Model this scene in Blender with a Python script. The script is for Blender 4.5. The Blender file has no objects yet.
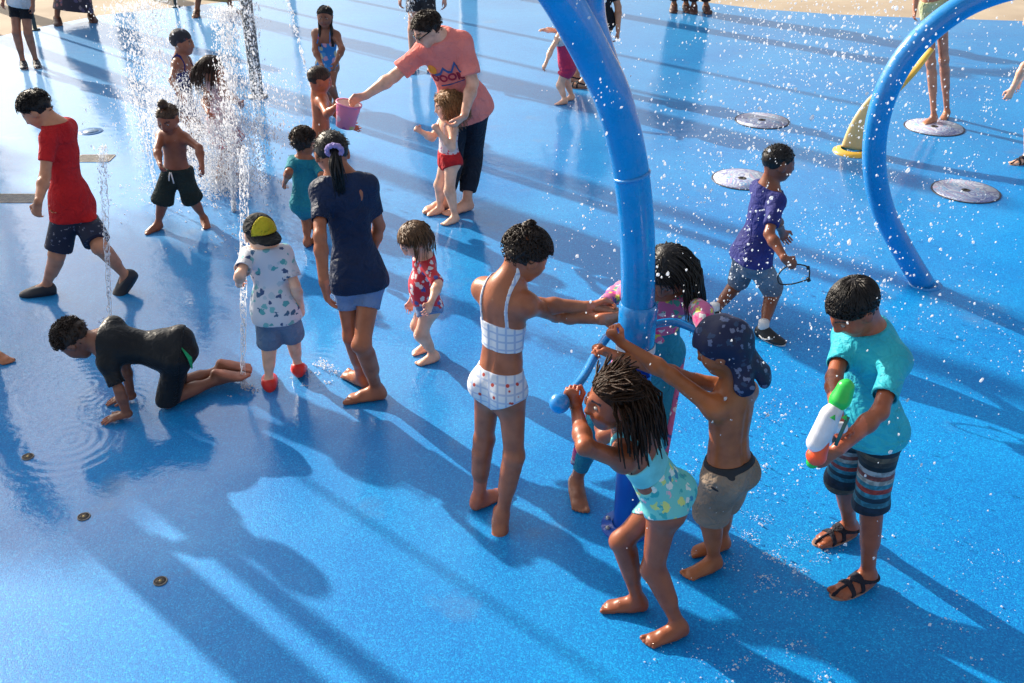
import bpy, math, random
import numpy as np
from mathutils import Vector
random.seed(7); RNG = np.random.default_rng(7)
scene = bpy.context.scene
COL = scene.collection
# ------------------------------------------------------------------ camera numbers
CAM_H = 2.9; PITCH = math.radians(29.7); FPX = 1000.0
cP, sP = math.cos(PITCH), math.sin(PITCH)
CAM = np.array([0.0, 0.0, CAM_H])
def V(*a): return np.array(a, float)
def unit(v):
    v = np.asarray(v, float); n = np.linalg.norm(v)
    return v / n if n > 1e-9 else v
def ray(u, v):
    x = (u - 512.0) / FPX; y = (v - 341.5) / FPX
    return V(x, cP - y * sP, -sP - y * cP)
def G(u, v, z=0.0):                      # the point at height z seen at (u, v)
    d = ray(u, v); t = (z - CAM_H) / d[2]; return CAM + d * t
def D(u, v, Y):                          # the point at distance Y ahead
    d = ray(u, v); return CAM + d * (Y / d[1])
def yawv(deg):                           # 0 looks away from the camera, 90 to the left, 180 at the camera
    a = math.radians(deg); return V(-math.sin(a), math.cos(a), 0)
def ray_len(u, v, frm, L, flag):         # point on the view line at distance L from frm, near or far solution
    d = unit(ray(u, v)); w = frm - CAM; tc = w.dot(d); perp2 = w.dot(w) - tc * tc
    s = L * L - perp2
    if s <= 0:
        q = CAM + d * tc                 # too far off the line: keep the length
        return frm + unit(q - frm) * L
    s = math.sqrt(s)
    return CAM + d * (tc - s if flag == 'n' else tc + s)
# ------------------------------------------------------------------ materials
MATS = {}
def lin(c):
    return tuple(((x / 255) / 12.92 if x / 255 <= .04045 else (((x / 255) + .055) / 1.055) ** 2.4) for x in c)
def newmat(name):
    m = bpy.data.materials.new(name); m.use_nodes = True
    nt = m.node_tree; b = nt.nodes['Principled BSDF']
    return m, nt, b
def nd(nt, t, **kw):
    n = nt.nodes.new(t)
    for k, v in kw.items():
        if k in n.inputs: n.inputs[k].default_value = v
        else: setattr(n, k, v)
    return n
def ramp(nt, fac, stops, interp='LINEAR'):
    r = nt.nodes.new('ShaderNodeValToRGB'); cr = r.color_ramp; cr.interpolation = interp
    while len(cr.elements) < len(stops): cr.elements.new(0.5)
    for e, (p, c) in zip(cr.elements, stops):
        e.position = p; e.color = (*c[:3], 1)
    nt.links.new(fac, r.inputs[0]); return r
def bump(nt, b, height, strength=.3, dist=.003):
    n = nd(nt, 'ShaderNodeBump'); n.inputs['Strength'].default_value = strength; n.inputs['Distance'].default_value = dist
    nt.links.new(height, n.inputs['Height']); nt.links.new(n.outputs[0], b.inputs['Normal']); return n
def cloth(name, c, c2=None, rough=.75, scale=60, spec=.2):
    """woven cloth, slightly uneven wet/dry tone"""
    if name in MATS: return MATS[name]
    m, nt, b = newmat(name)
    tc = nd(nt, 'ShaderNodeTexCoord'); n1 = nd(nt, 'ShaderNodeTexNoise', Scale=7.0, Detail=4.0)
    nt.links.new(tc.outputs['Object'], n1.inputs['Vector'])
    c2 = c2 or tuple(x * .62 for x in c)
    r = ramp(nt, n1.outputs['Fac'], [(.38, c2), (.62, c)])
    nt.links.new(r.outputs[0], b.inputs['Base Color'])
    n2 = nd(nt, 'ShaderNodeTexNoise', Scale=scale, Detail=3.0); nt.links.new(tc.outputs['Object'], n2.inputs['Vector'])
    n3 = nd(nt, 'ShaderNodeTexNoise', Scale=18.0, Detail=2.0); n3.inputs['Distortion'].default_value = 1.2
    nt.links.new(tc.outputs['Object'], n3.inputs['Vector'])
    ad = nd(nt, 'ShaderNodeMath', operation='MULTIPLY_ADD'); ad.inputs[1].default_value = 4.5
    nt.links.new(n3.outputs['Fac'], ad.inputs[0]); nt.links.new(n2.outputs['Fac'], ad.inputs[2])
    bump(nt, b, ad.outputs[0], .6, .008 if rough > .5 else .003)
    b.inputs['Roughness'].default_value = rough; b.inputs['Specular IOR Level'].default_value = spec
    b.inputs['Sheen Weight'].default_value = .04
    MATS[name] = m; return m
def printed(name, base, blobs, scale=22, thr=.32, rough=.6, stripes=None):
    """cloth with scattered printed blobs; blobs = list of colours picked per cell"""
    if name in MATS: return MATS[name]
    m, nt, b = newmat(name)
    tc = nd(nt, 'ShaderNodeTexCoord')
    ns = nd(nt, 'ShaderNodeTexNoise', Scale=scale * 1.6, Detail=2.0)
    nt.links.new(tc.outputs['Object'], ns.inputs['Vector'])
    mixv = nd(nt, 'ShaderNodeMixRGB'); mixv.inputs[0].default_value = .035
    nt.links.new(tc.outputs['Object'], mixv.inputs[1]); nt.links.new(ns.outputs['Color'], mixv.inputs[2])
    vo = nd(nt, 'ShaderNodeTexVoronoi', Scale=scale); nt.links.new(mixv.outputs[0], vo.inputs['Vector'])
    sep = nd(nt, 'ShaderNodeSeparateColor'); nt.links.new(vo.outputs['Color'], sep.inputs[0])
    n = len(blobs)
    cr = ramp(nt, sep.outputs[0], [((i + .0) / n, c) for i, c in enumerate(blobs)], 'CONSTANT')
    mr = ramp(nt, vo.outputs['Distance'], [(thr, (1, 1, 1)), (thr + .05, (0, 0, 0))])
    mix = nd(nt, 'ShaderNodeMixRGB'); nt.links.new(mr.outputs[0], mix.inputs[0])
    mix.inputs[1].default_value = (*base, 1); nt.links.new(cr.outputs[0], mix.inputs[2])
    nt.links.new(mix.outputs[0], b.inputs['Base Color'])
    n3 = nd(nt, 'ShaderNodeTexNoise', Scale=20.0, Detail=3.0); nt.links.new(tc.outputs['Object'], n3.inputs['Vector'])
    bump(nt, b, n3.outputs['Fac'], .5, .008)
    b.inputs['Roughness'].default_value = rough; b.inputs['Specular IOR Level'].default_value = .35
    MATS[name] = m; return m
def checked(name, base, line, scale=70, dots=None):
    if name in MATS: return MATS[name]
    m, nt, b = newmat(name)
    tc = nd(nt, 'ShaderNodeTexCoord')
    w1 = nd(nt, 'ShaderNodeTexWave', Scale=scale); w1.bands_direction = 'Z'; w2 = nd(nt, 'ShaderNodeTexWave', Scale=scale); w2.bands_direction = 'X'
    for w in (w1, w2): nt.links.new(tc.outputs['Object'], w.inputs['Vector'])
    mx = nd(nt, 'ShaderNodeMath', operation='MAXIMUM'); nt.links.new(w1.outputs['Fac'], mx.inputs[0]); nt.links.new(w2.outputs['Fac'], mx.inputs[1])
    r = ramp(nt, mx.outputs[0], [(.8, base), (.95, line)])
    last = r.outputs[0]
    if dots:
        vo = nd(nt, 'ShaderNodeTexVoronoi', Scale=24.0); nt.links.new(tc.outputs['Object'], vo.inputs['Vector'])
        mr = ramp(nt, vo.outputs['Distance'], [(.17, (1, 1, 1)), (.22, (0, 0, 0))])
        mix = nd(nt, 'ShaderNodeMixRGB'); nt.links.new(mr.outputs[0], mix.inputs[0]); nt.links.new(last, mix.inputs[1]); mix.inputs[2].default_value = (*dots, 1)
        last = mix.outputs[0]
    nt.links.new(last, b.inputs['Base Color'])
    n3 = nd(nt, 'ShaderNodeTexNoise', Scale=30.0, Detail=3.0); nt.links.new(tc.outputs['Object'], n3.inputs['Vector'])
    bump(nt, b, n3.outputs['Fac'], .4, .006)
    b.inputs['Roughness'].default_value = .7
    MATS[name] = m; return m
def banded(name, cols, scale=1.0, axis='Z', off=0):
    """horizontal bands of colour (board shorts); cols stops along the axis, object space"""
    if name in MATS: return MATS[name]
    m, nt, b = newmat(name)
    tc = nd(nt, 'ShaderNodeTexCoord'); sp = nd(nt, 'ShaderNodeSeparateXYZ'); nt.links.new(tc.outputs['Object'], sp.inputs[0])
    ma = nd(nt, 'ShaderNodeMath', operation='MULTIPLY_ADD'); ma.inputs[1].default_value = scale; ma.inputs[2].default_value = off
    nt.links.new(sp.outputs[axis], ma.inputs[0])
    fr = nd(nt, 'ShaderNodeMath', operation='FRACT'); nt.links.new(ma.outputs[0], fr.inputs[0])
    n = len(cols); r = ramp(nt, fr.outputs[0], [(i / n, c) for i, c in enumerate(cols)], 'CONSTANT')
    n3 = nd(nt, 'ShaderNodeTexNoise', Scale=45.0, Detail=3.0); nt.links.new(tc.outputs['Object'], n3.inputs['Vector'])
    mr = ramp(nt, n3.outputs['Fac'], [(.45, (.55, .55, .55)), (.6, (1, 1, 1))])
    mix = nd(nt, 'ShaderNodeMixRGB', blend_type='MULTIPLY'); mix.inputs[0].default_value = 1
    nt.links.new(r.outputs[0], mix.inputs[1]); nt.links.new(mr.outputs[0], mix.inputs[2])
    nt.links.new(mix.outputs[0], b.inputs['Base Color'])
    bump(nt, b, n3.outputs['Fac'], .4, .006); b.inputs['Roughness'].default_value = .65
    MATS[name] = m; return m
def plain(name, c, rough=.4, spec=.5, var=.15, scale=15, metallic=0, coat=0, bs=.1):
    if name in MATS: return MATS[name]
    m, nt, b = newmat(name)
    tc = nd(nt, 'ShaderNodeTexCoord'); n1 = nd(nt, 'ShaderNodeTexNoise', Scale=float(scale), Detail=5.0)
    nt.links.new(tc.outputs['Object'], n1.inputs['Vector'])
    r = ramp(nt, n1.outputs['Fac'], [(.35, tuple(x * (1 - var) for x in c)), (.65, tuple(min(1, x * (1 + var)) for x in c))])
    nt.links.new(r.outputs[0], b.inputs['Base Color'])
    bump(nt, b, n1.outputs['Fac'], bs, .003)
    b.inputs['Roughness'].default_value = rough; b.inputs['Specular IOR Level'].default_value = spec
    b.inputs['Metallic'].default_value = metallic; b.inputs['Coat Weight'].default_value = coat; b.inputs['Coat Roughness'].default_value = .08
    MATS[name] = m; return m
def skinmat():
    if 'skin' in MATS: return MATS['skin']
    m, nt, b = newmat('skin')
    at = nd(nt, 'ShaderNodeAttribute'); at.attribute_name = 'tone'
    tc = nd(nt, 'ShaderNodeTexCoord'); n1 = nd(nt, 'ShaderNodeTexNoise', Scale=14.0, Detail=5.0)
    nt.links.new(tc.outputs['Object'], n1.inputs['Vector'])
    r = ramp(nt, n1.outputs['Fac'], [(.30, (.68, .60, .56)), (.5, (.92, .88, .86)), (.7, (1.08, 1.04, 1.0))])
    mix = nd(nt, 'ShaderNodeMixRGB', blend_type='MULTIPLY'); mix.inputs[0].default_value = 1
    nt.links.new(at.outputs['Color'], mix.inputs[1]); nt.links.new(r.outputs[0], mix.inputs[2])
    nt.links.new(mix.outputs[0], b.inputs['Base Color'])
    n2 = nd(nt, 'ShaderNodeTexNoise', Scale=110.0, Detail=3.0); nt.links.new(tc.outputs['Object'], n2.inputs['Vector'])
    bump(nt, b, n2.outputs['Fac'], .25, .0015)
    b.inputs['Roughness'].default_value = .38; b.inputs['Specular IOR Level'].default_value = .45
    b.inputs['Subsurface Weight'].default_value = .08; b.inputs['Subsurface Radius'].default_value = (.02, .008, .004)
    b.inputs['Subsurface Scale'].default_value = .4
    vo = nd(nt, 'ShaderNodeTexVoronoi', Scale=95.0); nt.links.new(tc.outputs['Object'], vo.inputs['Vector']); vo.inputs['Randomness'].default_value = 1
    dr = ramp(nt, vo.outputs['Distance'], [(.0, (1, 1, 1)), (.30, (0, 0, 0))]); nt.links.new(dr.outputs[0], b.inputs['Coat Weight'])
    cb = nd(nt, 'ShaderNodeBump'); cb.inputs['Strength'].default_value = 1; cb.inputs['Distance'].default_value = .004; nt.links.new(dr.outputs[0], cb.inputs['Height']); nt.links.new(cb.outputs[0], b.inputs['Coat Normal'])
    b.inputs['Coat Roughness'].default_value = .06; b.inputs['Coat IOR'].default_value = 1.4
    MATS['skin'] = m; return m
def hairmat(name, c, spec=.32):
    if name in MATS: return MATS[name]
    m, nt, b = newmat(name)
    tc = nd(nt, 'ShaderNodeTexCoord'); mp = nd(nt, 'ShaderNodeMapping'); mp.inputs['Scale'].default_value = (90, 90, 14)
    nt.links.new(tc.outputs['Object'], mp.inputs[0]); n1 = nd(nt, 'ShaderNodeTexNoise', Scale=1.5, Detail=4.0); nt.links.new(mp.outputs[0], n1.inputs['Vector'])
    r = ramp(nt, n1.outputs['Fac'], [(.35, tuple(x * .45 for x in c)), (.65, tuple(x * 1.5 for x in c))])
    nt.links.new(r.outputs[0], b.inputs['Base Color']); bump(nt, b, n1.outputs['Fac'], .8, .004)
    b.inputs['Roughness'].default_value = .42; b.inputs['Specular IOR Level'].default_value = spec
    MATS[name] = m; return m
# ------------------------------------------------------------------ object helpers
def tag(o, label=None, cat=None, group=None, kind=None):
    for k, v in (('label', label), ('category', cat), ('group', group), ('kind', kind)):
        if v: o[k] = v
    return o
def empty(name, loc, label=None, cat=None, group=None):
    o = bpy.data.objects.new(name, None); COL.objects.link(o); o.location = tuple(float(x) for x in loc)
    o.empty_display_size = .1
    return tag(o, label, cat, group)
def mesh_obj(name, verts, faces, mats, parent=None, org=None, midx=None, smooth=True):
    """verts in world space; org = where the object's origin goes (the parent's location for a child)"""
    verts = np.asarray(verts, dtype=np.float64)
    if parent is not None:
        org = np.zeros(3); q_ = parent
        while q_ is not None: org = org + np.array(q_.location); q_ = q_.parent
    if org is None: org = np.zeros(3)
    me = bpy.data.meshes.new(name)
    me.from_pydata((verts - np.asarray(org)).tolist(), [], faces if isinstance(faces, list) else faces.tolist())
    for m in (mats if isinstance(mats, (list, tuple)) else [mats]): me.materials.append(m)
    if midx is not None: me.polygons.foreach_set('material_index', np.asarray(midx, dtype=np.int32))
    me.polygons.foreach_set('use_smooth', np.full(len(me.polygons), smooth)); me.update()
    o = bpy.data.objects.new(name, me); COL.objects.link(o)
    if parent is not None: o.parent = parent
    else: o.location = tuple(float(x) for x in org)
    return o
class MB:                                # collects plain shapes into one mesh
    def __init__(s): s.v = []; s.f = []; s.m = []; s.n = 0; s.mi = 0
    def add(s, v, f):
        s.v.append(np.asarray(v, float)); s.f += [[i + s.n for i in q] for q in f]; s.m += [s.mi] * len(f); s.n += len(v)
        return s
    def tube(s, pts, rad, n=10, cap=True, flat=1.0, upv=None):
        pts = [np.asarray(p, float) for p in pts]; k = len(pts)
        rad = [rad] * k if np.isscalar(rad) else list(rad)
        vs = []; prev = None
        for i, p in enumerate(pts):
            t = unit(pts[min(i + 1, k - 1)] - pts[max(i - 1, 0)])
            a = prev if prev is not None else (V(0, 0, 1) if abs(t[2]) < .9 else V(0, 1, 0))
            if upv is not None: a = upv
            a = unit(a - t * a.dot(t)); c = np.cross(t, a); prev = a
            for j in range(n):
                q = 2 * math.pi * j / n; vs.append(p + rad[i] * (math.cos(q) * a * flat + math.sin(q) * c))
        fs = [[i * n + j, i * n + (j + 1) % n, (i + 1) * n + (j + 1) % n, (i + 1) * n + j] for i in range(k - 1) for j in range(n)]
        if cap: fs += [list(range(n))[::-1], [(k - 1) * n + j for j in range(n)]]
        return s.add(vs, fs)
    def lathe(s, c, prof, n=24, ax=V(0, 0, 1), sx=1, sy=1):
        ax = unit(ax); a = unit(np.cross(ax, V(0, 1, .01))) if abs(ax[1]) < .9 else V(1, 0, 0); a = unit(a - ax * a.dot(ax)); b = np.cross(ax, a); c = np.asarray(c, float)
        vs = [c + ax * z + r * (sx * math.cos(2 * math.pi * j / n) * a + sy * math.sin(2 * math.pi * j / n) * b) for r, z in prof for j in range(n)]
        k = len(prof); fs = [[i * n + j, i * n + (j + 1) % n, (i + 1) * n + (j + 1) % n, (i + 1) * n + j] for i in range(k - 1) for j in range(n)]
        return s.add(vs, fs)
    def box(s, c, sz, X=V(1, 0, 0), Y=V(0, 1, 0), Z=V(0, 0, 1)):
        c = np.asarray(c, float)
        vs = [c + X * sz[0] / 2 * i + Y * sz[1] / 2 * j + Z * sz[2] / 2 * k for i in (-1, 1) for j in (-1, 1) for k in (-1, 1)]
        return s.add(vs, [[0, 1, 3, 2], [4, 6, 7, 5], [0, 4, 5, 1], [2, 3, 7, 6], [0, 2, 6, 4], [1, 5, 7, 3]])
    def ball(s, c, r, n=10, m=7, R=None):
        c = np.asarray(c, float); r = np.array([r] * 3 if np.isscalar(r) else r, float); vs = []
        for i in range(1, m):
            a = math.pi * i / m
            for j in range(n):
                q = 2 * math.pi * j / n; p = V(math.sin(a) * math.cos(q), math.sin(a) * math.sin(q), math.cos(a)) * r
                vs.append(c + (R.T @ p if R is not None else p))
        top = V(0, 0, 1) * r; 
        if R is not None: top = R.T @ top
        vs += [c + top, c - top]; t = len(vs) - 2
        fs = [[i * n + j, i * n + (j + 1) % n, (i + 1) * n + (j + 1) % n, (i + 1) * n + j][::-1] for i in range(m - 2) for j in range(n)]
        fs += [[t, j, (j + 1) % n] for j in range(n)] + [[t + 1, (m - 2) * n + (j + 1) % n, (m - 2) * n + j] for j in range(n)]
        return s.add(vs, fs)
    def build(s, name, mats, parent=None, org=None, smooth=True):
        return mesh_obj(name, np.vstack(s.v), s.f, mats, parent, org, s.m, smooth)
# ------------------------------------------------------------------ distance fields
def nrm(a): return np.sqrt(np.einsum('ij,ij->i', a, a))
def smin(a, b, k):
    h = np.maximum(k - np.abs(a - b), 0) / k
    return np.minimum(a, b) - h * h * k * .25
def smax(a, b, k): return -smin(-a, -b, k)
def rcone(p, a, b, ra, rb, ax=None, s=1.0):
    ba = b - a; q = p - a; t = np.clip(q @ ba / max(ba @ ba, 1e-12), 0, 1); w = q - t[:, None] * ba
    r = ra + (rb - ra) * t; L = nrm(w)
    if ax is None: return L - r
    c = w @ ax; L2 = np.sqrt(np.maximum(L * L + c * c * (1 / (s * s) - 1), 1e-12))
    return (L2 - r) * np.maximum(L, 1e-6) / L2
def ellip(p, c, r, R):
    q = (p - c) @ R.T; k0 = nrm(q / r); k1 = nrm(q / (r * r)); return k0 * (k0 - 1) / np.maximum(k1, 1e-6)
def wob(p, s, seed=0):
    d = np.zeros(len(p)); rg = np.random.default_rng(seed)
    for i in range(5):
        k = unit(rg.normal(size=3)) * s * (1 + .45 * i); d += np.sin(p @ k + rg.uniform(0, 6.3) + 1.6 * np.sin(p @ (unit(rg.normal(size=3)) * s * .7) + i)) / (1 + .5 * i)
    return d / 2.6
EO = [(0,1),(2,3),(4,5),(6,7),(0,2),(1,3),(4,6),(5,7),(0,4),(1,5),(2,6),(3,7)]
CO = np.array([[i & 1, (i >> 1) & 1, (i >> 2) & 1] for i in range(8)])
def nets(f, lo, hi, vx):
    """smooth surface of the zero set of f"""
    B = 6; lo = np.asarray(lo, float); n = np.maximum(np.ceil((np.asarray(hi) - lo) / (vx * B)).astype(int), 1)
    st = vx * B
    gx = np.stack(np.meshgrid(*[np.arange(k) for k in n], indexing='ij'), -1).reshape(-1, 3)
    dc = f(lo + (gx + .5) * st)
    act = np.abs(dc) < st * 1.02
    dims = n * B
    F = np.full(dims, 1.0, np.float32)
    Fb = F.reshape(n[0], B, n[1], B, n[2], B)
    sg = np.where(dc < 0, -1.0, 1.0).astype(np.float32).reshape(n)
    Fb *= sg[:, None, :, None, :, None]
    A = gx[act]
    off = np.stack(np.meshgrid(*[np.arange(B)] * 3, indexing='ij'), -1).reshape(-1, 3)
    idx = (A[:, None, :] * B + off[None]).reshape(-1, 3)
    val = np.empty(len(idx), np.float32)
    for i in range(0, len(idx), 400000): val[i:i + 400000] = f(lo + idx[i:i + 400000] * vx)
    F[idx[:, 0], idx[:, 1], idx[:, 2]] = val
    S = F < 0
    c = S[:-1, :-1, :-1].astype(np.int8)
    tot = sum(S[a:dims[0] - 1 + a, b:dims[1] - 1 + b, k:dims[2] - 1 + k].astype(np.int8) for a, b, k in CO)
    cells = np.argwhere((tot > 0) & (tot < 8))
    if not len(cells): return np.zeros((0, 3)), np.zeros((0, 4), int)
    vals = np.stack([F[cells[:, 0] + a, cells[:, 1] + b, cells[:, 2] + k] for a, b, k in CO], 1)
    acc = np.zeros((len(cells), 3)); cnt = np.zeros(len(cells))
    for a, b in EO:
        va, vb = vals[:, a], vals[:, b]; m = (va < 0) != (vb < 0)
        t = np.where(m, va / np.where(m, va - vb, 1), 0)
        acc += np.where(m[:, None], CO[a] + t[:, None] * (CO[b] - CO[a]), 0); cnt += m
    vert = lo + (cells + acc / cnt[:, None]) * vx
    ID = np.full(tuple(dims), -1, np.int32); ID[cells[:, 0], cells[:, 1], cells[:, 2]] = np.arange(len(cells))
    quads = []
    for ax in range(3):
        o = [0, 0, 0]; o[ax] = 1; u, v = (ax + 1) % 3, (ax + 2) % 3
        s1 = S[:dims[0] - o[0], :dims[1] - o[1], :dims[2] - o[2]]; s2 = S[o[0]:, o[1]:, o[2]:]
        e = np.argwhere(s1 != s2); e = e[(e[:, u] > 0) & (e[:, v] > 0)]
        du = np.zeros(3, int); du[u] = 1; dv = np.zeros(3, int); dv[v] = 1
        g = lambda q: ID[q[:, 0], q[:, 1], q[:, 2]]
        Q = np.stack([g(e - du - dv), g(e - dv), g(e), g(e - du)], 1)
        ins = s1[e[:, 0], e[:, 1], e[:, 2]]; Q[~ins] = Q[~ins][:, ::-1]
        quads.append(Q[(Q >= 0).all(1)])
    return vert, np.vstack(quads)
# ------------------------------------------------------------------ people
class Person:
    """a posed body: joints come from view lines at real distances, limb lengths from the stature h"""
    def __init__(s, label, h, skin, base, yaw, pelvis, neck, head, armL=None, armR=None, legL=None, legR=None, fat=1.0,
                 hyaw=None, hpitch=20, hroll=0, syaw=None, cat='child', group=None, vx=None, belly=0, hh=None, gy=None):
        s.h = h; s.skin = np.array(lin(skin)); s.fat = fat; s.belly = belly
        ctr = G(*base); Y0 = ctr[1]; s.Y0 = Y0
        s.root = empty('person', (ctr[0], ctr[1], 0), label, cat, group)
        px = FPX / math.hypot(Y0, 1.8); s.vx = vx or float(np.clip(1.15 / px, .0042, .012))
        s.pel = D(pelvis[0], pelvis[1], Y0 + (pelvis[2] if len(pelvis) > 2 else 0))
        s.neck = D(neck[0], neck[1], Y0 + (neck[2] if len(neck) > 2 else 0))
        s.sp = unit(s.neck - s.pel)
        fw = yawv(yaw); r = unit(np.cross(fw, s.sp)); s.latH = r; s.frH = np.cross(s.sp, r)
        fw = yawv(yaw if syaw is None else syaw); r = unit(np.cross(fw, s.sp)); s.latS = r; s.frS = np.cross(s.sp, r)
        sw = .083 * h * (.5 + .5 * fat); hw = .044 * h
        top = s.neck - s.sp * .018 * h
        s.sh = {'R': top + s.latS * sw, 'L': top - s.latS * sw}
        s.hip = {'R': s.pel + s.latH * hw - s.sp * .01 * h, 'L': s.pel - s.latH * hw - s.sp * .01 * h}
        s.hh = hh or (.157 + .04 * h)
        s.hc = D(head[0], head[1], Y0 + (head[2] if len(head) > 2 else 0))
        hy = yaw if hyaw is None else hyaw
        f = yawv(hy); pr = math.radians(hpitch); f = f * math.cos(pr) - V(0, 0, 1) * math.sin(pr)
        rr = unit(np.cross(f, V(0, 0, 1))); uu = np.cross(rr, f)
        a = math.radians(hroll); rr, uu = rr * math.cos(a) + uu * math.sin(a), uu * math.cos(a) - rr * math.sin(a)
        s.HR = np.stack([rr, f, uu])                  # rows: right, front, up
        s.arm = {}; s.leg = {}
        for side, a in (('L', armL), ('R', armR)):
            if a is None: a = {}
            sh = s.sh[side]; L1, L2 = .168 * h, .148 * h
            if 'e' in a: e = ray_len(a['e'][0], a['e'][1], sh, L1, a['e'][2] if len(a['e']) > 2 else 'n')
            else: e = sh + unit(-s.sp + .25 * s.latS * (1 if side == 'R' else -1)) * L1
            if 'w' in a: w = ray_len(a['w'][0], a['w'][1], e, L2, a['w'][2] if len(a['w']) > 2 else 'n')
            elif 'wp' in a: w = np.asarray(a['wp'], float)
            else: w = e + unit(-s.sp + .3 * s.frS) * L2
            if 'h' in a: hd = unit(D(a['h'][0], a['h'][1], w[1] + (a['h'][2] if len(a['h']) > 2 else 0)) - w)
            else: hd = unit(w - e)
            s.arm[side] = dict(s=sh, e=e, w=w, hd=hd, curl=a.get('curl', .35), pn=a.get('pn'), flat=a.get('flat'))
        for side, a in (('L', legL), ('R', legR)):
            if a is None: a = {}
            hp = s.hip[side]; T, C = .243 * h, .232 * h; kk = np.array(hp)
            ah = .043 * h + a.get('lift', 0)
            if 'a' in a: an = G(a['a'][0], a['a'][1], a['a'][2] if len(a['a']) > 2 else ah)
            else: an = V(hp[0], hp[1], ah)
            if 'k' not in a and not a.get('free'):
                L = np.linalg.norm(hp - an) * 1.012 / (T + C); L = min(max(L, .72), 1.25); T *= L; C *= L
            if 'k' in a:
                d = unit(ray(a['k'][0], a['k'][1])); t0 = (hp - CAM) @ d; ts = np.linspace(t0 - .5, t0 + .5, 401)
                P = CAM + ts[:, None] * d; err = (nrm(P - hp) - T) ** 2 + (nrm(P - an) - C) ** 2
                err = err - .0012 * h * (a.get('kb', 1.0)) * ((P - hp) @ s.frH)
                kn = P[np.argmin(err)]
            else:
                mid = (hp + an) / 2; L = np.linalg.norm(hp - an); off = math.sqrt(max((T + C) ** 2 / 4 - L * L / 4, 0))
                kn = mid + unit(s.frH) * off
            if 't' in a: tp = G(a['t'][0], a['t'][1], a['t'][2] if len(a['t']) > 2 else .02); fd = tp - an; 
            else: fd = yawv(a.get('yaw', yaw))
            if a.get('tip'): fd = unit(fd)
            else: fd = unit(V(fd[0], fd[1], fd[2] if ('t' in a and len(a['t']) > 2) else 0))
            up = a.get('up'); 
            if up is None: up = unit(kn - an) if abs(fd[2]) > .15 else V(0, 0, 1)
            up = unit(up - fd * (up @ fd)); s.leg[side] = dict(h=hp, k=kn, a=an, f=fd, u=up, r=np.cross(fd, up), ah=ah if 'a' not in a or len(a['a']) < 3 else .043 * h)
        tl = np.linalg.norm(s.neck - s.pel) / h
        ll = {k: (np.linalg.norm(v['h'] - v['k']) / h, np.linalg.norm(v['k'] - v['a']) / h) for k, v in s.leg.items()}
        print('PERSON %-38s torso %.2f (.30) neckz %.2f/%.2f head %.2f thigh/shin R %.2f/%.2f L %.2f/%.2f (.24/.23)' % (label[:38], tl, s.neck[2], .81 * h, np.linalg.norm(s.hc - s.neck) / s.hh, *ll['R'], *ll['L']))
        s.torso_secs()
    # -- torso
    def torso_secs(s):
        h, w = s.h, s.fat; L = np.linalg.norm(s.neck - s.pel)
        s.secs = []
        for t, r, ratio, fo in ((-.13, .054, .85, -.004), (.06, .074, .76, -.004), (.26, .069, .74, .002 + s.belly * .6), (.46, .064, .74, .002 + s.belly), (.68, .072, .70, .0), (.86, .070, .62, -.002)):
            lat = unit(s.latH * (1 - max(t, 0)) + s.latS * max(t, 0)); fr = np.cross(s.sp, lat)
            r2 = r * h * w + (s.belly * h * .5 if .1 < t < .6 else 0)
            s.secs.append((s.pel + s.sp * L * t + fr * fo * h, r2, fr, ratio))
    def torso(s, p, e=0.0, lo=-9, hi=9, k=.03, flare=0, bulk=0):
        d = None; n = len(s.secs)
        for i in range(n - 1):
            if i < lo or i >= hi: continue
            a, ra, fa, qa = s.secs[i]; b, rb, fb, qb = s.secs[i + 1]; q = (qa + qb) / 2 + bulk
            x = rcone(p, a, b, ra + e + flare * max(0, (3 - i)) * .3, rb + e + flare * max(0, 2 - i) * .3, unit(fa + fb), q)
            d = x if d is None else smin(d, x, k)
        return d
    def shoulders(s, p, e=0.0):
        h = s.h; top = s.neck - s.sp * .028 * h; d = None
        for k in 'LR':
            x = rcone(p, s.neck + s.sp * .012 * h - s.frS * .012 * h, s.neck * .4 + s.sh[k] * .6 - s.frS * .006 * h, .028 * h + e, .026 * h + e); d = x if d is None else smin(d, x, .03)
            x = rcone(p, top, s.sh[k] - s.sp * .004 * h, .038 * h + e, .029 * h + e); d = smin(d, x, .03)
        return d
    def trunk(s, p, e=0.0):
        h = s.h
        d = smin(s.torso(p, e), s.shoulders(p, e), .05 * h)
        for k in 'LR':                                     # buttocks
            c = s.hip[k] - s.frH * .026 * h + s.sp * .0 * h; x = nrm(p - c) - .046 * h * s.fat - e; d = smin(d, x, .03 * h)
        if e < .008:                                       # furrow of the spine, shoulder blades, collar bones
            q = p - s.pel; x = q @ s.latS; y = q @ s.frS; z = q @ s.sp; L = np.linalg.norm(s.neck - s.pel); bk = np.clip(-y / (.03 * h), 0, 1)
            d = d + .0040 * np.exp(-(x / (.011 * h)) ** 2) * bk * np.clip((z - .1 * L) / (.1 * L), 0, 1) * np.clip((.95 * L - z) / (.1 * L), 0, 1)
            d = d - .0045 * np.exp(-((np.abs(x) - .045 * h) / (.018 * h)) ** 2 - ((z - .80 * L) / (.040 * h)) ** 2) * bk
        return d
    def upper_skin(s, p, e=0.0):
        h = s.h; tr = s.trunk(p, e); nb = s.hc + s.HR.T @ (V(0, -.12, -.2) * s.hh)
        d = smin(tr, rcone(p, s.neck - s.sp * .03 * h, nb, .039 * h + e, .034 * h + e), .045 * h)
        for k in 'LR': d = np.minimum(d, smin(tr, s.upperarm(p, k, e), .035 * h))
        return d
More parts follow.
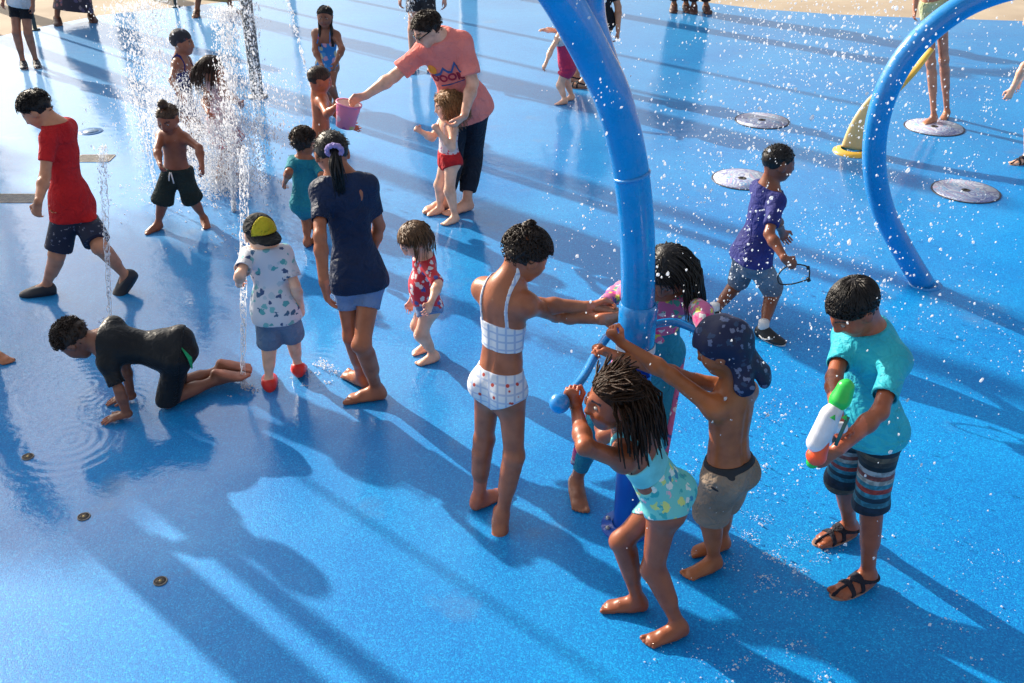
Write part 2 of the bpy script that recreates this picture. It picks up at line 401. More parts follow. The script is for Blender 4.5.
    def upperarm(s, p, k, e=0.0, t=1.0, g=0):
        a = s.arm[k]; h = s.h; q = a['s'] + (a['e'] - a['s']) * t
        return rcone(p, a['s'], q, .0285 * h * s.fat + e * .55, (.0285 - .0058 * t) * h * s.fat + e + g)
    def forearm(s, p, k, e=0.0, t=1.0):
        a = s.arm[k]; h = s.h; m = a['e'] + (a['w'] - a['e']) * .3
        d = smin(rcone(p, a['e'], m, .0215 * h * s.fat + e, .0245 * h * s.fat + e), rcone(p, m, a['e'] + (a['w'] - a['e']) * t, .0245 * h * s.fat + e, (.0245 - .0085 * t) * h + e), .02)
        return d
    def thigh(s, p, k, e=0.0, t=1.0, g=0):
        a = s.leg[k]; h = s.h; q = a['h'] + (a['k'] - a['h']) * t
        return rcone(p, a['h'], q, .048 * h * s.fat + e * .8, (.048 - .0155 * t) * h * s.fat + e + g)
    def shin(s, p, k, e=0.0, t=1.0, g=0):
        a = s.leg[k]; h = s.h; ka = a['a'] - a['k']; bk = -unit(np.cross(unit(ka), a['r'])); 
        if bk @ a['f'] > 0: bk = -bk
        m = a['k'] + ka * .32 + bk * .007 * h; q = a['k'] + ka * t
        d = rcone(p, a['k'], q, .0335 * h * s.fat + e, (.0335 - .0140 * t) * h + e + g)
        d = smin(d, nrm(p - (a['k'] - bk * .016 * h)) - .0225 * h * s.fat - e - g, .012)
        return smin(d, rcone(p, m - ka * .12, m + ka * .22, .030 * h * s.fat + e + g, .022 * h + e + g), .03)
    def hand(s, k):
        """palm, four curled fingers of unequal length and a thumb"""
        a = s.arm[k]; h = s.h; HL = .108 * h; d = a['hd']; w = a['w']
        pn = a['pn']
        if pn is None: pn = -s.latS if k == 'R' else s.latS
        pn = np.asarray(pn, float); pn = unit(pn - d * (pn @ d)); lat = np.cross(d, pn) * (1 if k == 'R' else -1)   # towards the thumb
        segs = []; kn = w + d * HL * .46; c = a['curl']
        for i, (o, ln) in enumerate(((.175, .43), (.06, .48), (-.055, .45), (-.165, .36))):
            b = kn + lat * o * HL - d * abs(o) * HL * .12
            ang = 0; pt = b; r = HL * (.053 if i < 3 else .046); spread = lat * o * .35 * (1 - c)
            for f, cu in ((.45, 1.0), (.32, 1.15), (.25, .8)):
                ang += c * 1.35 * cu + (.08 if c < .2 else 0); dd = unit(d * math.cos(ang) + pn * math.sin(ang) + spread)
                q = pt + dd * ln * HL * f; segs.append((pt, q, r, r * .9)); pt = q; r *= .9
        b = w + d * HL * .16 + lat * HL * .15 + pn * HL * .04
        m = b + unit(lat * (.9 - .5 * c) + d * .8 + pn * c * .7) * HL * .24; e = m + unit(d * (1 - c * .3) + lat * (.35 - c) + pn * c * .9) * HL * .2
        thumb = [(b, m, HL * .085, HL * .062), (m, e, HL * .062, HL * .052)]
        return dict(w=w, kn=kn, lat=lat, pn=pn, HL=HL, segs=segs, thumb=thumb, d=d)
    def handf(s, p, H):
        HL = H['HL']; m = nrm(p - (H['w'] + H['d'] * HL * .5)) < HL * .95
        out = np.full(len(p), 1.0); 
        dfar = nrm(p - (H['w'] + H['d'] * HL * .5)) - HL * .62; out = np.maximum(dfar, .02)
        if m.any():
            q = p[m]
            d = rcone(q, H['w'] + H['d'] * HL * .14, H['kn'] - H['d'] * HL * .05, HL * .16, HL * .215, H['pn'], .46)
            d = smin(d, rcone(q, H['w'] - H['d'] * HL * .05, H['w'] + H['d'] * HL * .2, HL * .155, HL * .15, H['pn'], .7), .015)
            for a, b, ra, rb in H['thumb']: d = smin(d, rcone(q, a, b, ra, rb), .008)
            f = None
            for a, b, ra, rb in H['segs']:
                x = rcone(q, a, b, ra, rb); f = x if f is None else np.minimum(f, x)
            out[m] = smin(d, f, .007)
        return out
    def foot(s, p, k, e=0.0, toes=True):
        a = s.leg[k]; h = s.h; FL = .150 * h; f, u, r, an, ah = a['f'], a['u'], a['r'], a['a'], .043 * h
        base = an - u * ah
        d = rcone(p, base - f * .10 * FL + u * .135 * FL, base + f * .06 * FL + u * .14 * FL, .13 * FL + e, .13 * FL + e)
        d = smin(d, rcone(p, an - f * .01 * FL, base + f * .33 * FL + u * .15 * FL, .135 * FL + e, .13 * FL + e), .04)
        d = smin(d, rcone(p, base + f * .2 * FL + u * .12 * FL, base + f * .52 * FL + u * .085 * FL, .155 * FL + e, .19 * FL + e, u, .5), .03)
        if toes:
            sg = 1 if k == 'L' else -1
            for i, (o, l, rr) in enumerate(((.125, .80, .062), (.045, .80, .044), (-.02, .77, .042), (-.08, .73, .040), (-.135, .68, .040))):
                b = base + f * .52 * FL + r * sg * o * FL + u * .065 * FL
                d = smin(d, rcone(p, b, base + f * (l - .04) * FL + r * sg * o * 1.15 * FL + u * rr * FL * .95, rr * FL + e, rr * FL * .95 + e), .006)
        else:
            d = smin(d, rcone(p, base + f * .5 * FL + u * .07 * FL, base + f * .66 * FL + u * .065 * FL, .17 * FL + e, .14 * FL + e, u, .45), .02)
        return smax(d, -((p - base) @ u) - .001, .006) if e == 0 else d
    def headf(s, p, e=0.0):
        hh, R, c = s.hh, s.HR, s.hc; E = lambda x, y, z: c + R.T @ (V(x, y, z) * hh)
        d = ellip(p, E(0, -.07, .12), V(.35, .42, .37) * hh, R)
        d = smin(d, ellip(p, E(0, .10, -.16), V(.26, .27, .29) * hh, R), .05)
        d = smin(d, ellip(p, E(0, .22, -.36), V(.12, .10, .09) * hh, R), .035)
        for x in (-1, 1):
            d = smin(d, ellip(p, E(.16 * x, .22, -.12), V(.11, .10, .12) * hh, R), .03)
            d = smax(d, -ellip(p, E(.14 * x, .40, .03), V(.085, .07, .055) * hh, R), .02)
            d = smin(d, ellip(p, E(.355 * x, -.03, -.04), V(.035, .085, .125) * hh, R), .012)
        d = smin(d, ellip(p, E(0, .37, -.02), V(.045, .06, .12) * hh, R), .025)
        d = smin(d, ellip(p, E(0, .42, -.10), V(.062, .065, .048) * hh, R), .012)
        d = smin(d, ellip(p, E(0, .345, -.215), V(.085, .05, .022) * hh, R), .008)
        d = smin(d, ellip(p, E(0, .335, -.265), V(.075, .05, .024) * hh, R), .008)
        return d - e
    def body_field(s):
        h = s.h; HH = {k: s.hand(k) for k in 'LR'}
        def f(p):
            tr = s.trunk(p); nb = s.hc + s.HR.T @ (V(0, -.12, -.2) * s.hh)
            nk = rcone(p, s.neck - s.sp * .03 * h, nb, .039 * h, .034 * h)
            hd = smin(s.headf(p), nk, .025); d = smin(tr, nk, .045 * h); d = np.minimum(d, hd)
            for k in 'LR':
                ua = s.upperarm(p, k); d = np.minimum(d, smin(tr, ua, .035 * h))
                fa = smin(s.forearm(p, k), s.handf(p, HH[k]), .012); d = np.minimum(d, smin(ua, fa, .02))
                th = s.thigh(p, k); d = np.minimum(d, smin(tr, th, .035 * h))
                sn = smin(s.shin(p, k), s.foot(p, k), .025); d = np.minimum(d, smin(th, sn, .03))
            return d
        return f, HH
    def bounds(s, pts, m):
        P = np.array(pts); return P.min(0) - m, P.max(0) + m
    def allpts(s):
        P = [s.neck, s.pel, s.hc + V(0, 0, s.hh * .5), s.hc - V(0, 0, s.hh * .5), s.hc + V(s.hh * .45, s.hh * .45, 0), s.hc - V(s.hh * .45, s.hh * .45, 0)]
        for k in 'LR':
            a = s.arm[k]; P += [a['s'], a['e'], a['w'], a['w'] + a['hd'] * .115 * s.h]; b = s.leg[k]
            P += [b['h'], b['k'], b['a'], b['a'] + b['f'] * .13 * s.h - b['u'] * .04 * s.h]
        return P
    def body(s):
        f, HH = s.body_field(); lo, hi = s.bounds(s.allpts(), .075 * s.h + .02)
        v, q = nets(f, lo, hi, s.vx); n = len(v); hh = s.hh
        col = np.tile(s.skin, (n, 1))
        L = (v - s.hc) @ s.HR.T / hh; dark = s.skin.mean() < .25
        m = ((L[:, 0] / .10) ** 2 + ((L[:, 2] + .24) / .045) ** 2 < 1) & (L[:, 1] > .22); col[m] = s.skin * V(.9, .5, .5)
        for x in (-1, 1):
            m = (np.abs(L[:, 0] - .15 * x) < .085) & (np.abs(L[:, 2] - .125 + .15 * np.abs(np.abs(L[:, 0]) - .15)) < .02) & (L[:, 1] > .15); col[m] = V(.012, .008, .006)
        pale = s.skin * V(1.25, 1.0, .9) + V(.06, .035, .03) if dark else s.skin * V(1.05, .88, .85)
        for k in 'LR':
            a = s.leg[k]; b = a['a'] - a['u'] * .043 * s.h
            m = (((v - b) @ a['u']) < .010) & (nrm(v - b) < .16 * s.h); col[m] = pale
            H = HH[k]; m = (nrm(v - H['kn']) < H['HL'] * .6) & (((v - H['kn']) @ H['pn']) > .002); col[m] = pale
            m = nrm(v - a['k']) < .03 * s.h; col[m] *= .88
            m = nrm(v - s.arm[k]['e']) < .022 * s.h; col[m] *= .88
        # eyes: joined to the body mesh
        mb = MB(); E = lambda x, y, z: s.hc + s.HR.T @ (V(x, y, z) * hh)
        for x in (-1, 1):
            mb.mi = 1; mb.ball(E(.14 * x, .325, .022), V(.052, .04, .026) * hh, 10, 8, s.HR)
            mb.mi = 2; mb.ball(E(.138 * x, .352, .018), V(.024, .018, .024) * hh, 8, 6, s.HR)
        ev = np.vstack(mb.v); faces = q.tolist() + [[i + n for i in z] for z in mb.f]; mi = [0] * len(q) + mb.m
        o = mesh_obj('body', np.vstack([v, ev]), faces, [skinmat(), plain('eye_white', (.28, .26, .25), .4), plain('iris', (.02, .012, .008), .1)], s.root, midx=mi)
        at = o.data.color_attributes.new('tone', 'FLOAT_COLOR', 'POINT')
        c4 = np.ones((len(o.data.vertices), 4)); c4[:n, :3] = col; at.data.foreach_set('color', c4.ravel())
        return o
    # -- clothes
    def garment(s, name, f, pts, m, mat, vx=None, label=None):
        lo, hi = s.bounds(pts, m); v, q = nets(f, lo, hi, vx or s.vx)
        if len(v) < 20: print('EMPTY GARMENT', name); return None
        o = mesh_obj(name, v, q, mat, s.root)
        if label: o['label'] = label
        return o
    def tp(s): return [s.neck, s.sh['L'], s.sh['R'], s.hip['L'], s.hip['R'], s.pel - s.sp * .08 * s.h]
    def shirt(s, mat, hem=-.12, sleeve=.6, ease=.012, flare=.006, name='tshirt', wr=.005, neckr=.044, tight=False, collar=.018):
        h = s.h; s.hem = None; L = np.linalg.norm(s.neck - s.pel); hp = s.pel + s.sp * L * hem; sd = int(abs(s.pel[0] * 97)) + 3
        def f(p, solid=False):
            w = (wob(p, 24, sd) * .8 + (.55 - np.abs(wob(p, 15, sd + 5))) * 1.1) * wr
            t = smin(s.torso(p, ease, flare=flare, bulk=.04), s.shoulders(p, ease * .7), .04 * h)
            nb = s.hc + s.HR.T @ (V(0, -.12, -.2) * s.hh)
            t = smin(t, rcone(p, s.neck - s.sp * .03 * h, nb, .039 * h + ease * .8, .034 * h + ease * .8), .045 * h)
            if hem < -.05:
                for k in 'LR': t = smin(t, s.thigh(p, k, ease + .010), .03)
            if hem < .1:
                for k in 'LR': t = smin(t, nrm(p - (s.hip[k] - s.frH * .026 * h)) - .047 * h * s.fat - ease - (.008 if hem < -.05 else .001), .03)
            pl = -((p - hp) @ s.sp)
            if hem < -.05: t = smin(t, rcone(p, s.pel + s.sp * .05, hp - s.sp * .05, .088 * h * s.fat + ease + flare, .092 * h * s.fat + ease + flare * 1.8, s.frH, .84), .03)
            t = smax(t, (p - (s.neck + s.sp * collar * h + s.frS * (.044 * h - neckr * h))) @ unit(s.sp + .18 * s.frS), .005)
            t = t + w; t0 = t
            if solid: return t0
            t = smax(t, pl, .006)
            if s.vx < .0058: t = np.maximum(t, -np.maximum(t0 + .007, -(pl + .025)))
            for k in 'LR':
                a = s.arm[k]
                if sleeve <= 0: t = smax(t, -rcone(p, a['s'] + (a['s'] - s.neck) * .10 - s.sp * .02 * h, a['e'], .040 * h, .03 * h), .01); continue
                ua = s.upperarm(p, k, ease * .9, 1.0, ease * .6) + w
                if sleeve > 1: ua = smin(ua, s.forearm(p, k, ease * .8), .02); q = a['e'] + (a['w'] - a['e']) * (sleeve - 1); dr = unit(a['w'] - a['e'])
                else: q = a['s'] + (a['e'] - a['s']) * sleeve; dr = unit(a['e'] - a['s'])
                pl2 = (p - q) @ dr
                if sleeve > 1: pl2 = np.where(nrm(p - q) < .5 * h, pl2, -1)
                sl = smax(ua, pl2, .005); 
                if not tight and s.vx < .0058: sl = np.maximum(sl, -np.maximum(ua + .006, -(pl2 + .02)))
                t = smin(t, sl, .03 * h) if True else t
            return t
        s.shirt_f = f; s.hem = hp
        pts = s.tp() + [s.arm[k]['e'] for k in 'LR'] + ([s.arm[k]['w'] for k in 'LR'] if sleeve > 1 else []) + [hp]
        return s.garment(name, f, pts, .1 * h + ease, mat)
    def shorts(s, mat, t=.7, ease=.014, flare=.012, top=.0, name='shorts', wr=.004):
        """t: how far down the leg (1 = knee, above 1 = down the shin)"""
        h = s.h; L = np.linalg.norm(s.neck - s.pel); tp_ = s.pel + s.sp * L * top; sd = int(abs(s.pel[0] * 53)) + 11
        def f(p):
            w = (wob(p, 26, sd) * .8 + (.55 - np.abs(wob(p, 17, sd + 5))) * 1.0) * wr
            b = s.torso(p, ease * .6, hi=3, k=.03, bulk=.03)
            for k in 'LR': b = smin(b, nrm(p - (s.hip[k] - s.frH * .026 * h)) - .046 * h * s.fat - ease * .7, .03)
            b = b + w; b = smax(b, (p - tp_) @ s.sp, .004); out = b
            for k in 'LR':
                a = s.leg[k]; g = s.thigh(p, k, ease, 1.0, flare) + w
                if t > 1:
                    g = smin(g, s.shin(p, k, ease + flare * .8), .03); q = a['k'] + (a['a'] - a['k']) * (t - 1); dr = unit(a['a'] - a['k'])
                else: q = a['h'] + (a['k'] - a['h']) * t; dr = unit(a['k'] - a['h'])
                pl = (p - q) @ dr
                if t > 1:
                    up = (p - (a['h'] + a['k']) / 2) @ unit(a['k'] - a['h']); pl = np.where(up < 0, -1, pl)
                g0 = g; g = smax(g, pl, .004)
                if ease > .006 and s.vx < .0058: g = np.maximum(g, -np.maximum(g0 + .007, -(pl + .02)))
                g = smax(g, (p - tp_) @ s.sp, .004)
                out = np.minimum(out, smin(b, g, .03 * h)) if ease < .02 else smin(out, g, .02 * h)
            if getattr(s, 'hem', None) is not None:          # keep the waist inside the shirt
                above = (p - s.hem) @ s.sp > .002
                if above.any(): out[above] = np.maximum(out[above], s.shirt_f(p[above], True) + .006)
            return out
        pts = [s.pel, tp_] + [s.leg[k][j] for k in 'LR' for j in ('h', 'k')] + ([s.leg[k]['a'] for k in 'LR'] if t > 1 else [])
        return s.garment(name, f, pts, .075 * h + ease + .03, mat)
    def skirt(s, mat, t=.9, ease=.02, flare=.08, top=.25, name='skirt'):
        h = s.h; L = np.linalg.norm(s.neck - s.pel); tp_ = s.pel + s.sp * L * top
        km = (s.leg['L']['k'] + s.leg['R']['k']) / 2; am = (s.leg['L']['a'] + s.leg['R']['a']) / 2
        q = s.pel + (km - s.pel) * min(t, 1) + (am - km) * max(t - 1, 0)
        def f(p):
            ax = unit(q - s.pel); d = rcone(p, tp_, q + ax * .1, .07 * h + ease, .09 * h + ease + flare, s.frH, .8)
            for k in 'LR': d = smin(d, s.thigh(p, k, ease, min(t, 1), flare * .3), .08)
            ang = np.arctan2((p - s.pel) @ s.latH, (p - s.pel) @ s.frH); z = np.clip((s.pel - p) @ (-ax) * -1 / (.3 * h), 0, 1)
            d = d + np.sin(ang * 9 + 2 * np.sin(p[:, 2] * 9)) * .010 * z
            d = smax(d, (p - q) @ ax, .004); return smax(d, (p - tp_) @ s.sp, .004)
        return s.garment(name, f, [tp_, q, s.hip['L'], s.hip['R'], km], .12 * h + ease + flare, mat)
    def swim(s, mat, lo=-.2, hi=.72, e=.0045, name='swimsuit', cut='brief', straps=True, mat_lo=None, racer=False, notch=0):
        """tight suit over the trunk between two heights along the spine"""
        h = s.h; L = np.linalg.norm(s.neck - s.pel); a = s.pel + s.sp * L * lo; b = s.pel + s.sp * L * hi
        def f(p):
            d = s.trunk(p, e)
            for k in 'LR': d = np.minimum(d, smin(s.trunk(p, e), s.thigh(p, k, e), .035 * h))
            z = (p - s.pel) @ s.sp; x = np.abs((p - s.pel) @ s.latS); sts = []
            d = smax(d, (z - L * hi) + np.maximum(0, x - .05 * h) * .35, .004)
            if cut == 'brief': d = smax(d, -z + x * .75 - .058 * h, .004)
            elif cut == 'short': d = smax(d, -.13 * h - z, .004)
            else: d = smax(d, L * lo - z, .004)
            if notch: d = smax(d, -(np.hypot((z - L * .42) * 1.0, (x - .085 * h)) - notch), .004)
            if straps:
                for sg in (-1, 1):
                    tb = s.upper_skin(p, e * 1.2); q = (p - s.neck) @ s.latS * sg
                    st = smax(smax(tb, np.abs(q - .046 * h) - .0042 * h, .003), L * hi * .9 - z, .003); sts.append(st)
            for k in 'LR': d = smax(d, -(s.upperarm(p, k, .004)), .004)
            for st in sts: d = np.minimum(d, st)
            return d
        return s.garment(name, f, s.tp(), .09 * h, mat, vx=min(s.vx, .006))
    def bottoms(s, mat, lo_cut='brief', top=.16, e=.005, name='swim_bottoms'):
        h = s.h; L = np.linalg.norm(s.neck - s.pel)
        def f(p):
            d = s.trunk(p, e)
            for k in 'LR': d = np.minimum(d, smin(s.trunk(p, e), s.thigh(p, k, e), .035 * h))
            z = (p - s.pel) @ s.sp; x = np.abs((p - s.pel) @ s.latH)
            d = smax(d, z - L * top, .004)
            return smax(d, (-z) + x * .62 - .075 * h, .004) if lo_cut == 'brief' else smax(d, -z - .12 * h, .004)
        return s.garment(name, f, s.tp(), .09 * h, mat, vx=min(s.vx, .006))
    def leggings(s, mat, t=.8, e=.005, top=.18):
        return s.shorts(mat, 1 + t, e, 0, top, 'leggings', .0015)
    # -- footwear
    def shoe(s, k, kind, mat, mat2=None):
        a = s.leg[k]; h = s.h; FL = .150 * h; f, u, r, an = a['f'], a['u'], a['r'], a['a']; base = an - u * .043 * h
        c = base + f * .31 * FL; org = [c - f * .55 * FL, c + f * .6 * FL, an + u * .05]
        def sole(p, th=.011, g=1.0):
            q = p - c; x = q @ f; y = q @ r; z = q @ u
            w = (.185 + .04 * np.clip(x / (.4 * FL), -1, 1)) * FL * g
            d2 = np.hypot(x / (.53 * g), y / (w / FL)) - FL; d2 = d2 * w / FL
            return smax(d2, np.abs(z + th * .3) - th, .004)
        def fs(p):
            d = s.foot(p, k, .006 if kind in ('sneaker', 'sandal') else .011, toes=False); z = (p - base) @ u; x = (p - c) @ f
            if kind in ('clog', 'croc'): d = smax(d, z - .30 * FL - .25 * np.clip(-x, -.1, .1), .006); d = smax(smin(d, sole(p, .014, 1.05), .01), -(s.shin(p, k, .004)), .004) if kind == 'clog' else smin(d, sole(p, .016, 1.08), .01)
            elif kind == 'sneaker':
                d = smax(d, z - .42 * FL, .006)
            elif kind == 'sandal':
                fo = s.foot(p, k, .007); st = np.minimum(np.abs(x - .16 * FL) - .045 * FL, np.abs(x + .06 * FL) - .04 * FL)
                st = np.minimum(st, np.abs(z - .30 * FL - .2 * x) - .035 * FL); st = np.minimum(st, np.maximum(np.abs((p - c) @ r) - .03 * FL, -x - .1 * FL)) 
                d = smax(smax(fo, st, .003), z - .40 * FL, .004)
            return smax(d, -((p - base) @ u) - .012, .002)
        o = s.garment('shoe' if kind != 'sandal' else 'sandal', fs, org, .09, mat, vx=min(s.vx, .005))
        if kind in ('sneaker', 'sandal'):
            lo, hi = s.bounds(org, .05); v, q = nets(lambda p: sole(p, .010, 1.03), lo, hi, min(s.vx, .006))
            if len(v):
                so = mesh_obj('sole', v, q, mat2 or mat, o); 
                so.parent = o; so.data.transform(__import__('mathutils').Matrix.Translation(Vector(s.root.location)) if False else __import__('mathutils').Matrix.Identity(4))
        return o
    # -- hair
    def hair(s, style, mat, n=300, length=.5, r=.0022, seed=1, grow=1.06, amp=.004, curl=0, tail=None, line=0.0, side=0.0):
        """scalp cap with a hairline, plus strands; returns a shape collector"""
        hh, R, c = s.hh, s.HR, s.hc; cc = c + R.T @ (V(0, -.07, .12) * hh); rad = V(.35, .42, .37) * hh
        rg = np.random.default_rng(seed)
        line_ = lambda y: np.interp(y, [-.5, -.2, -.06, .06, .16, .33], [-.30 - side, -.26 - side, -.12 - side, .00, .13 + line, .27 + line])
        def f(p):
            L = (p - c) @ R.T / hh
            d = ellip(p, cc, rad * grow, R) + wob(p, 60 if amp > .003 else 90, seed) * amp + wob(p, 260, seed + 3) * amp * .35
            return smax(d, (line_(L[:, 1]) - L[:, 2]) * hh * .75, .006)
        lo, hi = s.bounds([cc], hh * .62); v, q = nets(f, lo, hi, min(s.vx, .006)); mb = MB(); mb.add(v, q.tolist())
        def scalp(az, el): return V(math.sin(az) * math.cos(el), math.cos(az) * math.cos(el), math.sin(el))
        g = unit(tail) if tail is not None else V(0, 0, -1); gg = g; whorl = V(0, -.55, .83)
        for i in range(n):
            dl = unit(rg.normal(size=3)); dl[2] = abs(dl[2]) if rg.random() < .75 else dl[2]
            p0 = cc + R.T @ (dl * rad * (grow - .01)); L0 = R @ (p0 - c) / hh
            if L0[2] < line_(L0[1]) + .02: continue
            nr = unit(R.T @ (dl / rad)); P = [p0]; ln = length * hh * rg.uniform(.75, 1.1); k = 7 if style in ('dreads', 'long', 'curly') else 4; gg = g
            if style == 'dreads' and L0[1] > -.08 and L0[2] > .2: ln *= .40; gg = unit(R.T @ V(.2 * rg.normal(), -.1 - .5 * rg.random(), .05))
            for j in range(1, k):
                t = j / (k - 1); q1 = R @ (P[-1] - cc) / rad
                if style in ('short', 'wet'):                    # combed flat from the whorl
                    dn = unit(R.T @ (q1 - whorl * (q1 @ whorl))); dn = unit(dn + (.8 if style == 'short' else .18) * rg.normal(size=3)); p = P[-1] + dn * ln / k; lay = (1.0, 1.05 if style == 'wet' else 1.13)
                elif style == 'afro': p = P[-1] + unit(nr + .9 * rg.normal(size=3)) * ln / k; lay = (1.0, 1.15)
                else:
                    w = min(1, t * 1.4 + (.35 if style == 'long' else 0)); out_ = R.T @ unit(V(q1[0] * 1.3, min(q1[1], 0) - .5, 0))
                    dn = unit(nr * (1 - w) * (.25 if style == 'dreads' else .5) + gg * (w + .2) + out_ * ((.55 if style != 'dreads' else .16) if t < .5 else .08) + (.10 if style != 'long' else .05) * rg.normal(size=3)); p = P[-1] + dn * ln / (k - 1); lay = (1.0, 9)
                    if curl: a = j * 2.1 + i; p = p + (math.cos(a) * R[0] + math.sin(a) * R[1]) * curl
                q2 = (R @ (p - cc)) / (rad * grow); m = np.linalg.norm(q2); m2 = min(max(m, lay[0]), lay[1])
                if m2 != m: p = cc + R.T @ (q2 / m * m2 * rad * grow)
                Lq = R @ (p - c) / hh
                if Lq[2] < line_(Lq[1]) - .035 and Lq[1] > -.02 and abs(Lq[0]) < .5: break
                P.append(p)
            if len(P) < 2: continue
            kk = len(P); rr = [r * ((1.0 - .35 * (j == kk - 1)) if style == 'dreads' else 1 - .6 * j / (kk - 1)) for j in range(kk)]
            mb.tube(P, rr, 6 if style == 'dreads' else 4)
        return mb
    def hairobj(s, mb, mat, name='hair'): return mb.build(name, mat, s.root)
# ------------------------------------------------------------------ camera, sky, sun
cam_d = bpy.data.cameras.new('camera'); cam = bpy.data.objects.new('camera', cam_d); COL.objects.link(cam)
cam.location = (0, 0, CAM_H); cam.rotation_euler = (math.pi / 2 - PITCH, 0, 0)
cam_d.sensor_width = 36; cam_d.lens = 36 * FPX / 1024; cam_d.clip_end = 2000; scene.camera = cam
SUN_AZ = 48.0; SUN_EL = 23.5            # degrees left of the view direction, above the horizon
sd = bpy.data.lights.new('sun', 'SUN'); so = bpy.data.objects.new('sun', sd); COL.objects.link(so)
sd.energy = 5.0; sd.angle = math.radians(.6); sd.color = (1, .89, .73)
sun_dir = yawv(SUN_AZ) * math.cos(math.radians(SUN_EL)) + V(0, 0, math.sin(math.radians(SUN_EL)))
so.rotation_euler = Vector(sun_dir).to_track_quat('Z', 'Y').to_euler()
w = bpy.data.worlds.new('World'); scene.world = w; w.use_nodes = True; nt = w.node_tree
bg = nt.nodes['Background']; sky = nt.nodes.new('ShaderNodeTexSky'); sky.sky_type = 'NISHITA'; sky.sun_disc = False
sky.sun_elevation = math.radians(SUN_EL); sky.sun_rotation = math.radians(-SUN_AZ); sky.dust_density = 2.5; sky.air_density = 1.0
# thin bright cloud over the sky
tc = nt.nodes.new('ShaderNodeTexCoord'); mp = nt.nodes.new('ShaderNodeMapping'); mp.inputs['Scale'].default_value = (1, 1, 2.5)
ns = nt.nodes.new('ShaderNodeTexNoise'); ns.inputs['Scale'].default_value = 2.2; ns.inputs['Detail'].default_value = 6
nt.links.new(tc.outputs['Generated'], mp.inputs[0]); nt.links.new(mp.outputs[0], ns.inputs['Vector'])
cr = ramp(nt, ns.outputs['Fac'], [(.40, (0, 0, 0)), (.68, (.6, .6, .6))])
mx = nt.nodes.new('ShaderNodeMixRGB'); nt.links.new(cr.outputs[0], mx.inputs[0]); nt.links.new(sky.outputs[0], mx.inputs[1]); mx.inputs[2].default_value = (15, 15.5, 16.5, 1)
# wide bright aureole of the low sun in thin cloud
dt = nt.nodes.new('ShaderNodeVectorMath'); dt.operation = 'DOT_PRODUCT'; nt.links.new(tc.outputs['Generated'], dt.inputs[0]); dt.inputs[1].default_value = tuple(sun_dir)
pw = nt.nodes.new('ShaderNodeMath'); pw.operation = 'POWER'; pw.use_clamp = False
mxz = nt.nodes.new('ShaderNodeMath'); mxz.operation = 'MAXIMUM'; nt.links.new(dt.outputs['Value'], mxz.inputs[0]); mxz.inputs[1].default_value = 0
nt.links.new(mxz.outputs[0], pw.inputs[0]); pw.inputs[1].default_value = 6.0
sc = nt.nodes.new('ShaderNodeVectorMath'); sc.operation = 'SCALE'; sc.inputs[0].default_value = (20, 20.2, 20.8); nt.links.new(pw.outputs[0], sc.inputs['Scale'])
ad = nt.nodes.new('ShaderNodeVectorMath'); ad.operation = 'ADD'; nt.links.new(mx.outputs[0], ad.inputs[0]); nt.links.new(sc.outputs[0], ad.inputs[1])
nt.links.new(ad.outputs[0], bg.inputs[0]); bg.inputs[1].default_value = .058
scene.view_settings.view_transform = 'Standard'; scene.view_settings.look = 'None'; scene.view_settings.exposure = .62; scene.view_settings.gamma = 1
scene.cycles.max_bounces = 6
